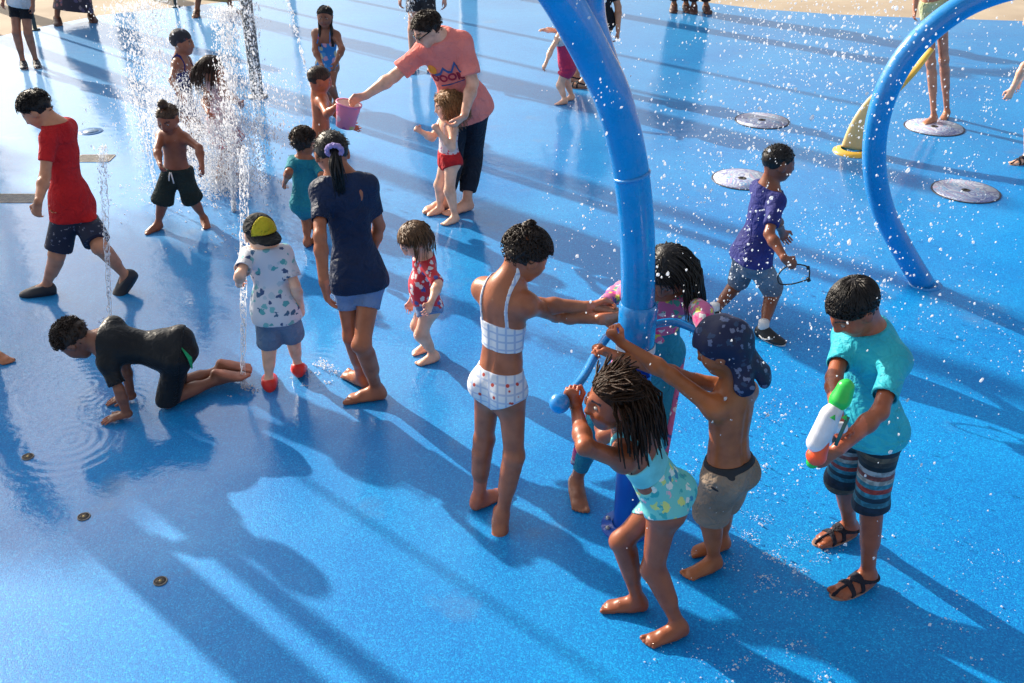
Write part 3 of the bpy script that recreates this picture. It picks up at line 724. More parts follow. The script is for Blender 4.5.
# ------------------------------------------------------------------ the pad
def pad_material():
    m, nt, b = newmat('blue_rubber_wet')
    L = nt.links.new; tc = nd(nt, 'ShaderNodeTexCoord'); P = tc.outputs['Object']
    def noise(scale, det=3.0, **k):
        n = nd(nt, 'ShaderNodeTexNoise', Scale=float(scale), Detail=float(det)); L(P, n.inputs['Vector']); return n.outputs['Fac']
    def math_(op, a, c, clamp=False):
        n = nd(nt, 'ShaderNodeMath', operation=op); n.use_clamp = clamp
        for i, x in enumerate((a, c)):
            if isinstance(x, (int, float)): n.inputs[i].default_value = x
            else: L(x, n.inputs[i])
        return n.outputs[0]
    vo = nd(nt, 'ShaderNodeTexVoronoi', Scale=190.0); L(P, vo.inputs['Vector'])
    sp = nd(nt, 'ShaderNodeSeparateColor'); L(vo.outputs['Color'], sp.inputs[0])
    gr = ramp(nt, sp.outputs[0], [(0, (.001, .19, .56)), (.45, (.001, .245, .64)), (.8, (.001, .305, .72)), (1, (.006, .44, .85))])
    big = ramp(nt, noise(1.1, 4), [(.35, (.75, .80, .88)), (.7, (1.05, 1.05, 1.02))])
    mx = nd(nt, 'ShaderNodeMixRGB', blend_type='MULTIPLY'); mx.inputs[0].default_value = 1; L(gr.outputs[0], mx.inputs[1]); L(big.outputs[0], mx.inputs[2])
    # worn brownish stains
    st = ramp(nt, noise(2.3, 6), [(.62, (0, 0, 0)), (.76, (.4, .4, .4))])
    m2 = nd(nt, 'ShaderNodeMixRGB'); L(st.outputs[0], m2.inputs[0]); L(mx.outputs[0], m2.inputs[1]); m2.inputs[2].default_value = (.16, .22, .33, 1)
    # soaked towards the jets (left, far); pale sky reflection there painted into the base colour
    sx = nd(nt, 'ShaderNodeSeparateXYZ'); L(P, sx.inputs[0])
    far = math_('ADD', math_('MULTIPLY', sx.outputs[0], -.20), math_('SUBTRACT', math_('MULTIPLY', sx.outputs[1], .20), .52))
    wet = math_('ADD', far, math_('MULTIPLY', noise(.55, 5), 1.4))
    fade = ramp(nt, wet, [(1.15, (0, 0, 0)), (1.0, (0, 0, 0))]) if False else None
    ff = nd(nt, 'ShaderNodeMapRange'); ff.inputs[1].default_value = 1.4; ff.inputs[2].default_value = 3.4; ff.inputs[3].default_value = 0; ff.inputs[4].default_value = .38; L(wet, ff.inputs[0])
    m3 = nd(nt, 'ShaderNodeMixRGB'); L(ff.outputs[0], m3.inputs[0]); L(m2.outputs[0], m3.inputs[1]); m3.inputs[2].default_value = (.16, .42, .72, 1)
    L(m3.outputs[0], b.inputs['Base Color'])
    b.inputs['Roughness'].default_value = .6; b.inputs['Specular IOR Level'].default_value = .22
    # rubber crumb relief
    cr = nd(nt, 'ShaderNodeBump'); cr.inputs['Strength'].default_value = .3; cr.inputs['Distance'].default_value = .0025
    L(math_('MULTIPLY', vo.outputs['Distance'], -1), cr.inputs['Height']); L(cr.outputs[0], b.inputs['Normal'])
    # water film: smooth and rippled where wet, broken up where only damp
    wm = nd(nt, 'ShaderNodeMapRange'); wm.inputs[1].default_value = .75; wm.inputs[2].default_value = 1.2; L(wet, wm.inputs[0])
    ro = nd(nt, 'ShaderNodeMapRange'); ro.inputs[3].default_value = .30; ro.inputs[4].default_value = .055; L(wm.outputs[0], ro.inputs[0])
    cw = nd(nt, 'ShaderNodeMapRange'); cw.inputs[3].default_value = .12; cw.inputs[4].default_value = .9; L(wm.outputs[0], cw.inputs[0])
    L(cw.outputs[0], b.inputs['Coat Weight']); L(ro.outputs[0], b.inputs['Coat Roughness']); b.inputs['Coat IOR'].default_value = 1.62
    rb_ = noise(5, 2)
    h = math_('ADD', math_('MULTIPLY', noise(9, 3), .5), math_('MULTIPLY', noise(38, 2), .12))
    for (u, v, f, r) in RINGS:
        q = G(u, v); dn = nd(nt, 'ShaderNodeVectorMath', operation='DISTANCE'); L(P, dn.inputs[0]); dn.inputs[1].default_value = tuple(q)
        s_ = math_('SINE', math_('MULTIPLY', dn.outputs['Value'], f), 0); e = math_('SUBTRACT', 1.0, math_('DIVIDE', dn.outputs['Value'], r), True)
        h = math_('ADD', h, math_('MULTIPLY', math_('MULTIPLY', math_('MULTIPLY', s_, e), rb_), .16))
    gm = nd(nt, 'ShaderNodeMapRange'); gm.inputs[3].default_value = .22; gm.inputs[4].default_value = 0.03; L(wm.outputs[0], gm.inputs[0])
    h = math_('ADD', h, math_('MULTIPLY', math_('MULTIPLY', vo.outputs['Distance'], -1), gm.outputs[0]))
    cb = nd(nt, 'ShaderNodeBump'); cb.inputs['Strength'].default_value = .35; cb.inputs['Distance'].default_value = .012
    L(h, cb.inputs['Height']); L(cb.outputs[0], b.inputs['Coat Normal'])
    return m
RINGS = [(88, 385, 130, .55), (120, 405, 150, .4), (130, 600, 150, .25), (80, 597, 170, .2), (205, 578, 160, .2), (310, 372, 120, .4), (70, 440, 110, .5)]
def sheet(name, poly, z, mat):
    return mesh_obj(name, [V(x, y, z) for x, y in poly], [list(range(len(poly)))], mat, org=V(0, 0, 0), smooth=False)
ground_m, nt, b = newmat('sandy_concrete')
tc = nd(nt, 'ShaderNodeTexCoord'); n1 = nd(nt, 'ShaderNodeTexNoise', Scale=1.2, Detail=8.0); nt.links.new(tc.outputs['Object'], n1.inputs['Vector'])
r = ramp(nt, n1.outputs['Fac'], [(.3, (.42, .33, .24)), (.7, (.56, .46, .34))]); nt.links.new(r.outputs[0], b.inputs['Base Color']); b.inputs['Roughness'].default_value = .85
n2 = nd(nt, 'ShaderNodeTexNoise', Scale=60.0, Detail=4.0); nt.links.new(tc.outputs['Object'], n2.inputs['Vector']); bump(nt, b, n2.outputs['Fac'], .4, .006)
ground = sheet('ground', [(-300, -300), (300, -300), (300, 300), (-300, 300)], -.012, ground_m); ground['kind'] = 'structure'
# the blue pad: rounded far edge read from the photograph, running past the frame on the other sides
edge = [G(*p)[:2] for p in ((0, 36), (50, 25), (102, 15), (170, 8), (234, 1), (330, -8), (470, -13), (600, -9), (687, 0), (760, 9), (830, 14), (896, 17), (1024, 21))]
edge = [(-30, 3.0), (-17, 8.8), (edge[0][0] - 3.5, edge[0][1] - 2.2)] + [tuple(e) for e in edge] + [(edge[-1][0] + 4, edge[-1][1] - 1.2), (22, 7), (26, -6), (-30, -6)]
pad = sheet('splash_pad', edge, 0, pad_material()); pad['kind'] = 'structure'
# grass strip behind the paving, top left
grs = MB(); a0 = G(-60, 8)[:2]; 
gm_ = plain('dry_grass', (.30, .28, .09), .9, .1, .3, 3)
lawn = sheet('lawn', [(-40, a0[1] + 1.1), (G(100, -6)[0], a0[1] + 1.3), (G(100, -6)[0] + 1, 60), (-40, 60)], -.008, gm_); lawn['kind'] = 'structure'
# ------------------------------------------------------------------ floor fittings
disc_m, nt, b = newmat('sprayer_disc_paint')
tc = nd(nt, 'ShaderNodeTexCoord'); gr = nd(nt, 'ShaderNodeTexNoise', Scale=5.0, Detail=2.0); gr.inputs['Distortion'].default_value = 2.5; nt.links.new(tc.outputs['Object'], gr.inputs['Vector'])
r = ramp(nt, gr.outputs['Fac'], [(.36, (.66, .72, .84)), (.44, (.20, .22, .50)), (.50, (.78, .78, .84)), (.56, (.16, .40, .68)), (.62, (.60, .44, .60))])
nt.links.new(r.outputs[0], b.inputs['Base Color']); b.inputs['Roughness'].default_value = .35; b.inputs['Coat Weight'].default_value = .5; b.inputs['Coat Roughness'].default_value = .1
steel = plain('brushed_steel', (.45, .45, .44), .35, .5, .2, 40, metallic=.8)
dark_steel = plain('dark_drain_metal', (.07, .06, .05), .45, .5, .4, 60, metallic=.5)
brass = plain('brass_nozzle', (.55, .42, .2), .35, .5, .1, 40, metallic=.9)
rim_m = plain('dark_disc_rim', (.06, .06, .08), .5, .4, .2, 30)
for (u, v, r_, lb) in ((762, 121, .245, 'large pale printed floor disc, farthest left one of the group, pinkish and white'), (742, 179.5, .235, 'pale floor disc beside the boy in the purple shirt'),
                       (934, 127.5, .26, 'pale floor disc under the bare feet of the girl behind the blue hoop'), (965.5, 191.5, .25, 'pale blue and white floor disc nearest the camera, inside the blue hoop')):
    c = G(u, v); e = empty('floor_disc', c, lb, 'floor disc', 'printed sprayer discs in the pad'); e.rotation_euler = (0, 0, u)
    m_ = MB(); m_.lathe(c, [(r_ + .012, .001), (r_ + .012, .006), (r_, .0065), (r_ - .001, .003)], 48); m_.build('rim', rim_m, e)
    m_ = MB(); m_.lathe(c, [(r_ - .002, .002), (r_ - .004, .010), (.035, .0115)], 48); m_.build('plate', disc_m, e)
    m_ = MB(); m_.lathe(c, [(.035, .0115), (.034, .014), (.014, .0145), (.013, .008), (0.0, .008)], 16); m_.build('nozzle', dark_steel, e)
for (u, v, lb) in ((28, 457, 'small round floor drain nearest the left edge of the photo'), (84, 517, 'small round floor drain, middle one of the row at lower left'), (160.5, 581.5, 'small round floor drain nearest the camera at lower left')):
    c = G(u, v); e = empty('floor_drain', c, lb, 'drain', 'small round jets set in the pad')
    m_ = MB(); m_.lathe(c, [(.029, .0), (.028, .005), (.024, .0055), (.0235, .003)], 28); m_.build('rim', plain('dark_rim', (.16, .15, .14), .4, .5, .3, 40, metallic=.5), e)
    m_ = MB(); m_.lathe(c, [(.0235, .001), (.0232, .0045), (.006, .005)], 28)
    for k in range(5): a_ = k * 1.2566; m_.box(c + V(math.cos(a_) * .015, math.sin(a_) * .015, .005), (.010, .004, .002), V(math.cos(a_), math.sin(a_), 0), V(-math.sin(a_), math.cos(a_), 0))
    m_.build('cover', dark_steel, e); m_ = MB(); m_.lathe(c, [(.006, .004), (.0055, .0075), (0, .008)], 10); m_.build('nozzle', brass, e)
c = G(91, 131.5); e = empty('floor_drain', c, 'round bluish spray plate in the wet floor behind the boy in red', 'drain')
m_ = MB(); m_.lathe(c, [(.11, 0), (.108, .003), (.07, .004)], 32); m_.build('rim', plain('blue_plate', (.03, .16, .4), .3), e)
m_ = MB(); m_.lathe(c, [(.07, .002), (.069, .005), (.0, .006)], 24); m_.build('cover', plain('dull_plate', (.10, .20, .34), .35, .5, .5, 30), e)
for (u, v, wd, dp, lb) in ((95, 158.5, .29, .17, 'beige slotted drain grate behind the boy in red'), (16, 198.5, .36, .17, 'beige slotted drain grate at the left edge, before the boy in red')):
    c = G(u, v); e = empty('drain_grate', c, lb, 'grate', 'beige slotted grates')
    gmt = plain('sand_grate', (.34, .31, .27), .6, .3, .25, 30)
    m_ = MB(); m_.box(c + V(0, dp / 2, .003), (wd, .016, .004)); m_.box(c + V(0, -dp / 2, .003), (wd, .016, .004)); m_.box(c + V(wd / 2, 0, .003), (.016, dp - .018, .004)); m_.box(c + V(-wd / 2, 0, .003), (.016, dp - .018, .004)); m_.build('frame', gmt, e, smooth=False)
    m_ = MB(); n_ = 20
    for k in range(n_): m_.box(c + V(-wd / 2 + .012 + (wd - .024) * (k + .5) / n_, 0, .003), ((wd - .024) / n_ * .55, dp - .02, .003))
    m_.build('slats', gmt, e, smooth=False)
# ------------------------------------------------------------------ the blue spray post with handlebars
blue = plain('glossy_blue_paint', (.004, .25, .66), .22, .5, .08, 6, coat=.6, bs=.03)
for m__ in (blue,):
    nt = m__.node_tree; b = nt.nodes['Principled BSDF']; tc = nd(nt, 'ShaderNodeTexCoord'); n1 = nd(nt, 'ShaderNodeTexNoise', Scale=28.0, Detail=9.0); nt.links.new(tc.outputs['Object'], n1.inputs['Vector'])
    r = ramp(nt, n1.outputs['Fac'], [(.42, (.16, .16, .16)), (.62, (.42, .42, .42))]); nt.links.new(r.outputs[0], b.inputs['Roughness'])
    vo = nd(nt, 'ShaderNodeTexVoronoi', Scale=70.0); nt.links.new(tc.outputs['Object'], vo.inputs['Vector']); dr = ramp(nt, vo.outputs['Distance'], [(.0, (1, 1, 1)), (.28, (0, 0, 0))]); bp_ = nd(nt, 'ShaderNodeBump'); bp_.inputs['Strength'].default_value = .5; bp_.inputs['Distance'].default_value = .003; nt.links.new(dr.outputs[0], bp_.inputs['Height']); nt.links.new(bp_.outputs[0], b.inputs['Coat Normal'])
blue_shade = plain('shaded_blue_paint', (.006, .09, .48), .3, .5, .08, 6, coat=.4, bs=.03)  # same blue darkened: shade painted onto the lower column and base plate
white_p = plain('white_ring_paint', (.75, .77, .78), .35)
base = G(626, 527); PY = base[1]
def spl(pts, n=8):                        # smooth curve through points
    P = [np.asarray(p, float) for p in pts]; P = [2 * P[0] - P[1]] + P + [2 * P[-1] - P[-2]]; out = []
    for i in range(1, len(P) - 2):
        for j in range(n):
            t = j / n; a, b_, c_, d_ = P[i - 1:i + 3]
            out.append(.5 * ((2 * b_) + (c_ - a) * t + (2 * a - 5 * b_ + 4 * c_ - d_) * t * t + (3 * b_ - a - 3 * c_ + d_) * t ** 3))
    return out + [P[-2]]
post = empty('spray_post', base, 'tall curving blue water post with handlebars, children gathered round it', 'water post')
m_ = MB(); m_.lathe(base, [(.058, 0), (.058, .80)], 28); m_.build('lower_column', blue_shade, post)
m_ = MB(); m_.lathe(base, [(.11, 0.0), (.11, .012), (.062, .016), (.062, .03)], 32); bp = m_.build('base_plate', blue_shade, post)
for k in range(8):
    a_ = k * .785 + .3; q = base + V(math.cos(a_) * .088, math.sin(a_) * .088, .012); m_ = MB(); m_.lathe(q, [(.011, 0), (.011, .008), (.006, .014), (0, .015)], 8); m_.build('bolt', steel, bp)
m_ = MB(); m_.tube(spl([D(637.5, 345, PY), D(638, 300, PY), D(637, 230, PY), D(629, 160, PY - .01), D(613, 98, PY - .03), D(594, 58, PY - .05), D(574, 20, PY - .08), D(556, -10, PY - .1), D(528, -48, PY - .12), D(488, -84, PY - .14), D(440, -100, PY - .15)]), .0655, 28); m_.build('curved_tube', blue, post)
m_ = MB(); m_.tube(spl([D(606, 80, PY), D(596, 50, PY + .01), D(588, 20, PY + .02), D(586, -15, PY + .02), D(585, -80, PY + .02), D(584, -300, PY + .02)]), .062, 28); m_.build('upright_tube', blue, post)
for (u_, v_, r_) in ((632, 175, .0675), (600, 68, .0685)):
    c_ = D(u_, v_, PY - .012); d_ = unit(D(u_ - 4, v_ - 20, PY - .01) - c_); m_ = MB(); m_.tube([c_ - d_ * .006, c_, c_ + d_ * .006], [r_ - .001, r_ + .002, r_ - .001], 28); m_.build('weld_ring', blue, post)
cz = D(637, 325, PY); zc_ = cz[2]
m_ = MB(); m_.lathe(V(cz[0], cz[1], 0), [(.066, zc_ - .13), (.074, zc_ - .12), (.075, zc_ + .09), (.067, zc_ + .10)], 28); m_.build('swivel_collar', blue, post)
m_ = MB(); m_.lathe(V(cz[0], cz[1], 0), [(.0755, zc_ - .118), (.079, zc_ - .112), (.079, zc_ - .088), (.0755, zc_ - .082)], 28); m_.build('white_ring', white_p, post)
HZ = 1.0
bar = spl([V(cz[0], cz[1], HZ), G(617, 327, HZ), G(605, 340, HZ), G(594, 357, HZ), G(582, 379, HZ), G(562, 401, HZ)])
m_ = MB(); m_.tube(bar, .0165, 14); hb = m_.build('handlebar', blue, post)
m_ = MB(); m_.ball(G(559.5, 403, HZ), .037, 24, 16); m_.build('ball_end', blue, hb)
barR = spl([V(cz[0], cz[1], HZ), G(672, 322, HZ), G(700, 331, HZ - .01), G(722, 338, HZ - .03), G(736, 346, HZ - .06)])
m_ = MB(); m_.tube(barR, .0165, 14); hb2 = m_.build('handlebar', blue, post)
m_ = MB(); m_.ball(G(738, 348, HZ - .065), .037, 24, 16); m_.build('ball_end', blue, hb2)
# ------------------------------------------------------------------ the blue hoop
foot = G(928, 284); HY = foot[1]
hoop = empty('spray_hoop', foot, 'large blue tubular water hoop rising from the pad at the right', 'water hoop')
pts = [D(925, 283, HY)] + [D(u, v, HY) for u, v in ((903, 250), (884, 212), (875, 172), (876, 130), (888, 88), (911, 50), (945, 18), (985, -4), (1035, -16), (1095, -12), (1150, 12), (1195, 55), (1220, 110), (1225, 165), (1213, 215), (1192, 255))]
pts[0][2] = -.01; pts[-1][2] = -.01
m_ = MB(); m_.tube(spl(pts), .070, 28); m_.build('tube', blue, hoop)
for p in (pts[0], pts[-1]):
    m_ = MB(); m_.lathe(V(p[0] , p[1], 0), [(.105, 0), (.105, .004), (.08, .006)], 32); m_.build('ground_collar', blue, hoop)
for i in range(3, 14, 2): m_ = MB(); m_.ball(pts[i] + V(.0, -.01, 0) + unit(V(0, 0, -1)) * .069, .011, 8, 6); m_.build('nozzle', dark_steel, hoop)
# ------------------------------------------------------------------ yellow fin (slide-like spray feature)
fb = G(852, 152); yel = plain('yellow_fin_paint', (.85, .50, .06), .3, .5, .1, 5, coat=.5); cream = plain('cream_fin_paint', (.82, .58, .24), .35, .5, .12, 5, coat=.4)
fin = empty('spray_fin', fb, 'curved yellow and cream water fin standing behind the blue hoop', 'water fin')
FYo = fb[1] + .02
fp = spl([D(855, 148, FYo), D(862, 128, FYo), D(874, 108, FYo + .02), D(892, 90, FYo + .04), D(912, 70, FYo + .06), D(930, 48, FYo + .08)])
rr = [.125 - .065 * (i / (len(fp) - 1)) ** 1.1 for i in range(len(fp))]
k = len(fp) // 2 + 2
m_ = MB(); m_.tube(fp[:k], [r * 1.0 for r in rr[:k]], 20, flat=.45); m_.build('lower_fin', cream, fin)
m_ = MB(); m_.tube(fp[k - 1:], [r * 1.03 for r in rr[k - 1:]], 20, flat=.45); m_.build('fin_tip', yel, fin)
m_ = MB(); m_.lathe(fb, [(.165, 0), (.165, .012), (.13, .03), (.10, .034)], 28); m_.build('base_plate', yel, fin)
# ------------------------------------------------------------------ grey posts
pb = G(258, 97); pole = empty('steel_pole', pb, 'grey speckled steel pole standing in the spray at the back', 'pole')
pm, nt, b = newmat('speckled_steel'); tc = nd(nt, 'ShaderNodeTexCoord'); vo = nd(nt, 'ShaderNodeTexVoronoi', Scale=38.0); nt.links.new(tc.outputs['Object'], vo.inputs['Vector'])
r = ramp(nt, vo.outputs['Distance'], [(.25, (.7, .7, .7)), (.38, (.14, .14, .14))]); nt.links.new(r.outputs[0], b.inputs['Base Color']); b.inputs['Roughness'].default_value = .3; b.inputs['Metallic'].default_value = .3
m_ = MB(); m_.lathe(pb, [(.062, 0), (.062, 2.9), (.0, 2.92)], 24); m_.build('shaft', pm, pole)
m_ = MB(); m_.lathe(pb, [(.10, 0), (.10, .015), (.064, .02)], 24); m_.build('base_plate', steel, pole)
for (u, v, lb) in ((35.5, 30, 'thin dark post behind the child in black shorts at the back left'), (176, 7, 'thin dark post at the far edge of the pad')):
    c = G(u, v); e = empty('thin_post', c, lb, 'post'); m_ = MB(); m_.lathe(c, [(.025, 0), (.025, 2.4), (.0, 2.41)], 14); m_.build('shaft', plain('dark_green_paint', (.04, .06, .06), .5), e)
    m_ = MB(); m_.lathe(c, [(.06, 0), (.06, .012), (.026, .016)], 14); m_.build('base_plate', plain('dark_green_paint', (.04, .06, .06), .5), e)
# ------------------------------------------------------------------ the children and grown-ups
BR = (172, 104, 70); DBR = (156, 88, 56); TAN = (196, 130, 94); FAIR = (246, 196, 166); MID = (150, 98, 68)
black_hair = hairmat('black_hair', (.012, .009, .008)); brown_hair = hairmat('brown_hair', (.06, .030, .014)); dbrown_hair = hairmat('dark_brown_hair', (.028, .015, .009))
honey_hair = hairmat('honey_hair', (.30, .15, .06)); loc_hair = hairmat('bronze_tipped_hair', (.034, .016, .008)); loc_hair = hairmat('bronze_tipped_locs', (.030, .013, .006), .12); light_brown_hair = hairmat('light_brown_hair', (.13, .068, .032))
CH = 'children and grown-ups on the splash pad'
# --- girl in the white gingham bikini
p = Person('girl in white checked bikini with hair pinned up, reaching for the blue post', 1.38, BR, (495, 515), -38, (500, 384, .0), (505, 290, .03), (527, 255, .06),
    armR=dict(e=(556, 315, 'f'), wp=D(603, 319, 3.50), h=(626, 318, .02), curl=.5, pn=V(.2, -1, 0)), armL=dict(e=(545, 307, 'f'), wp=D(590, 307, 3.56), h=(612, 308, .02), curl=.5, pn=V(.2, -1, 0)),
    legL=dict(k=(484, 440), a=(479, 497, .055), t=(501, 491)), legR=dict(k=(514, 456), a=(502, 514, .075), t=(503, 536, .01), tip=1),
    fat=.92, hyaw=-68, hpitch=32, group=CH)
p.body(); ging = checked('white_gingham', (.74, .74, .76), (.45, .52, .66), 9, (.55, .06, .04))
ging2 = checked('white_gingham_plain', (.74, .74, .76), (.42, .50, .66), 9)
p.swim(ging2, lo=.42, hi=.70, cut='flat', name='bikini_top'); p.bottoms(ging, top=.20, name='bikini_bottoms')
hb_ = p.hair('short', brown_hair, n=1100, length=.38, r=.0026, seed=2, grow=1.09, amp=.009)
q = p.hc + p.HR.T @ (V(0, -.25, .50) * p.hh)
for i in range(60):
    d0 = unit(RNG.normal(size=3)); P_ = [q + d0 * .015]
    for j in range(4): P_.append(q + unit(d0 + .8 * RNG.normal(size=3)) * (.022 + .008 * RNG.random()))
    hb_.tube(P_, .0035, 4)
p.hairobj(hb_, dbrown_hair)
# --- girl with long locs in the aqua one-piece
p = Person('girl in aqua patterned swimsuit with long dark locs, hanging on the handlebar', 1.22, DBR, (655, 622), 62, (667, 498, .05), (629, 434, .02), (614, 400, .0),
    armL=dict(e=(585, 447, 'n'), wp=G(576, 407, .97), h=(570, 391, 0), curl=.8), armR=dict(e=(604, 436, 'f'), w=(602, 408, 'f'), h=(592, 396, .02), curl=.8),
    legL=dict(k=(653, 569), a=(679, 626), t=(645, 641)), legR=dict(k=(622, 541), a=(638, 600), t=(611, 605)),
    fat=1.02, hyaw=102, hpitch=6, hroll=0, syaw=68, group=CH, hh=.222)
p.body(); aq = printed('aqua_printed_suit', (.16, .58, .55), [(.62, .70, .22), (.75, .42, .5), (.05, .25, .42), (.75, .78, .7), (.04, .40, .42)], 30, .40)
p.swim(plain('aqua_plain', (.18, .60, .62), .6), lo=.45, hi=.74, cut='flat', name='swimsuit_top', racer=True); p.swim(aq, hi=.46, name='swimsuit', straps=False, notch=.024)
hb_ = p.hair('dreads', loc_hair, n=400, length=.98, r=.0034, seed=5, grow=1.05, amp=.004, tail=V(.13, -.04, -1)); p.hairobj(hb_, loc_hair)
# --- boy with the bandana
p = Person('shirtless boy in khaki shorts with a dark blue patterned bandana on his head', 1.18, (172, 104, 62), (715, 565), 42, (728, 472, .0), (731, 394, .03), (722, 348, .04),
    armL=dict(e=(668, 373, 'n'), wp=G(622, 343, 1.02), h=(608, 331, .0), curl=.75), armR=dict(e=(652, 374, 'f'), wp=G(611, 354, 1.0), h=(597, 348, 0), curl=.75),
    legL=dict(a=(714, 560), t=(690, 573)), legR=dict(a=(722, 540), t=(694, 550)), fat=1.08, hyaw=68, hpitch=25, group=CH, hh=.218)
p.body(); p.shorts(cloth('khaki_cloth', (.34, .26, .20), (.24, .18, .135)), t=.95, ease=.022, flare=.014, top=.14, wr=.006)
p.shorts(plain('dark_waistband', (.02, .02, .025), .7), t=.05, ease=.012, flare=.0, top=.20, name='waistband', wr=0)
ban = printed('navy_paisley_cloth', (.008, .014, .055), [(.10, .14, .26), (.02, .05, .12), (.14, .17, .28), (.015, .02, .05)], 34, .36)
hh = p.hh; R = p.HR; cc = p.hc
def fban(x):
    L = (x - cc) @ R.T / hh
    d = ellip(x, cc + R.T @ (V(0, -.06, .13) * hh), V(.43, .50, .46) * hh, R) + wob(x, 26, 4) * .009
    lim = np.interp(L[:, 1], [-.5, -.2, .0, .2, .33], [-.35, -.3, -.12, .06, .20]); d = smax(d, (lim - L[:, 2]) * hh * .8, .006)
    tail = rcone(x, cc + R.T @ (V(0, -.35, -.05) * hh), cc + R.T @ (V(.05, -.50, -.66) * hh), .19 * hh, .25 * hh, R[1], .5) + wob(x, 45, 9) * .006
    t2 = rcone(x, cc + R.T @ (V(-.2, -.28, -.1) * hh), cc + R.T @ (V(-.34, -.25, -.62) * hh), .15 * hh, .19 * hh, R[0], .6) + wob(x, 45, 19) * .006
    return smin(smin(d, tail, .04), t2, .04)
p.garment('bandana', fban, [cc + V(0, 0, .12), cc - V(0, 0, .16), cc + V(.1, .1, 0), cc - V(.1, .1, 0)], .10, ban)
# --- boy with the water blaster
gb = p = Person('boy in turquoise rash shirt and striped board shorts holding a water blaster', 1.40, (164, 94, 62), (857, 590), 122, (868, 425, .03), (872, 341, .0), (853, 308, -.03),
    armR=dict(e=(834, 378, 'n'), w=(836, 408, 'n'), h=(838, 428, -.02), curl=.6), armL=dict(e=(880, 412, 'n'), w=(838, 449, 'n'), h=(822, 462, .0), curl=.7),
    legR=dict(k=(843, 478), a=(850, 525), t=(815, 541)), legL=dict(k=(871, 502), a=(868, 574), t=(832, 594)), fat=.86, hyaw=108, hpitch=44, group=CH, hh=.204)
p.body(); p.shirt(cloth('turquoise_cloth', (.035, .50, .60), (.025, .38, .48), .55), hem=-.10, sleeve=.72, ease=.013, flare=.008, collar=.055)
p.shorts(banded('striped_board_cloth', [(.012, .02, .04), (.04, .20, .28), (.012, .03, .05), (.06, .30, .40), (.45, .05, .03), (.05, .28, .36), (.5, .48, .42), (.3, .08, .06), (.4, .42, .42), (.012, .015, .02), (.05, .04, .03), (.14, .10, .06), (.02, .02, .03)], 3.1, off=-.30), t=1.05, ease=.017, flare=.010, top=.10)
sand = cloth('dark_sandal_strap', (.025, .025, .04)); sol = plain('tan_rubber_sole', (.30, .17, .12), .7)
for k in 'LR': p.shoe(k, 'sandal', sand, sol)
p.hairobj(p.hair('wet', black_hair, n=1300, length=.55, r=.0026, seed=11, grow=1.07, amp=.002, line=-.07, side=.04), black_hair)
# --- girl behind the post
p = Person('girl with long wet black hair and flower-printed sleeves, behind the blue post', 1.38, (160, 104, 76), (620, 486), 165, (652, 350, .05), (658, 292, -.02), (667, 272, -.08),
    armR=dict(e=(622, 290, 'f'), wp=D(598, 309, 3.56), h=(618, 311, -.02), curl=.5), armL=dict(e=(703, 312, 'n'), wp=G(706, 334, 1.02), h=(722, 341, 0), curl=.8),
    legR=dict(k=(596, 425), a=(576, 481), t=(578, 497)), legL=dict(k=(655, 440), a=(652, 484), t=(660, 500)), hyaw=150, hpitch=48, group=CH)
p.body(); flo = printed('flower_print_cloth', (.60, .14, .30), [(.70, .04, .22), (.70, .65, .10), (.08, .35, .25), (.7, .68, .7), (.06, .10, .35)], 36, .42)
p.shirt(flo, hem=.02, sleeve=1.75, ease=.006, flare=0, name='rash_guard', tight=True, wr=.002, neckr=.045)
p.swim(cloth('teal_legging', (.02, .26, .38), (.015, .20, .32)), lo=-.1, hi=.50, e=.010, cut='flat', straps=False, name='vest')
p.leggings(cloth('teal_legging', (.02, .26, .38), (.015, .20, .32)), t=.78)
for k, sg in (('L', -1), ('R', 1)):
    a = p.leg[k]; o_ = p.latH * sg; m_ = MB(); m_.tube(spl([a['h'] + o_ * .050 * p.h, a['k'] + o_ * .037 * p.h, a['k'] * .3 + a['a'] * .7 + o_ * .027 * p.h], 5), .017, 8, flat=.9); m_.build('flower_stripe', flo, p.root)
p.hairobj(p.hair('long', black_hair, n=420, length=1.25, r=.0036, seed=21, grow=1.08, amp=.004, tail=V(.1, -.1, -1), line=-.06), black_hair)
# --- boy in the purple shirt
p = Person('boy in wet purple shirt and grey shorts walking right with goggles on a black cord', 1.22, (140, 82, 56), (742, 325), -72, (752, 256, 0), (769, 190, .0), (779, 163, .0),
    armR=dict(e=(769, 234, 'n'), w=(785, 259, 'n'), h=(794, 266, 0), curl=.7), armL=dict(e=(778, 222, 'f'), w=(782, 232, 'f')),
    legR=dict(k=(774, 291), a=(763, 329), t=(781, 341)), legL=dict(k=(738, 283), a=(714, 312), t=(722, 322)), hyaw=-82, hpitch=12, group=CH)
p.body(); p.shirt(cloth('purple_cloth', (.040, .045, .22), (.022, .026, .14)), hem=-.06, sleeve=.75, ease=.014, flare=.008)
p.shorts(cloth('grey_cloth', (.22, .25, .30), (.15, .17, .21)), t=.95, ease=.018, flare=.012)
blk = plain('black_shoe', (.012, .012, .014), .5); wsole = plain('white_sole', (.6, .6, .6), .5)
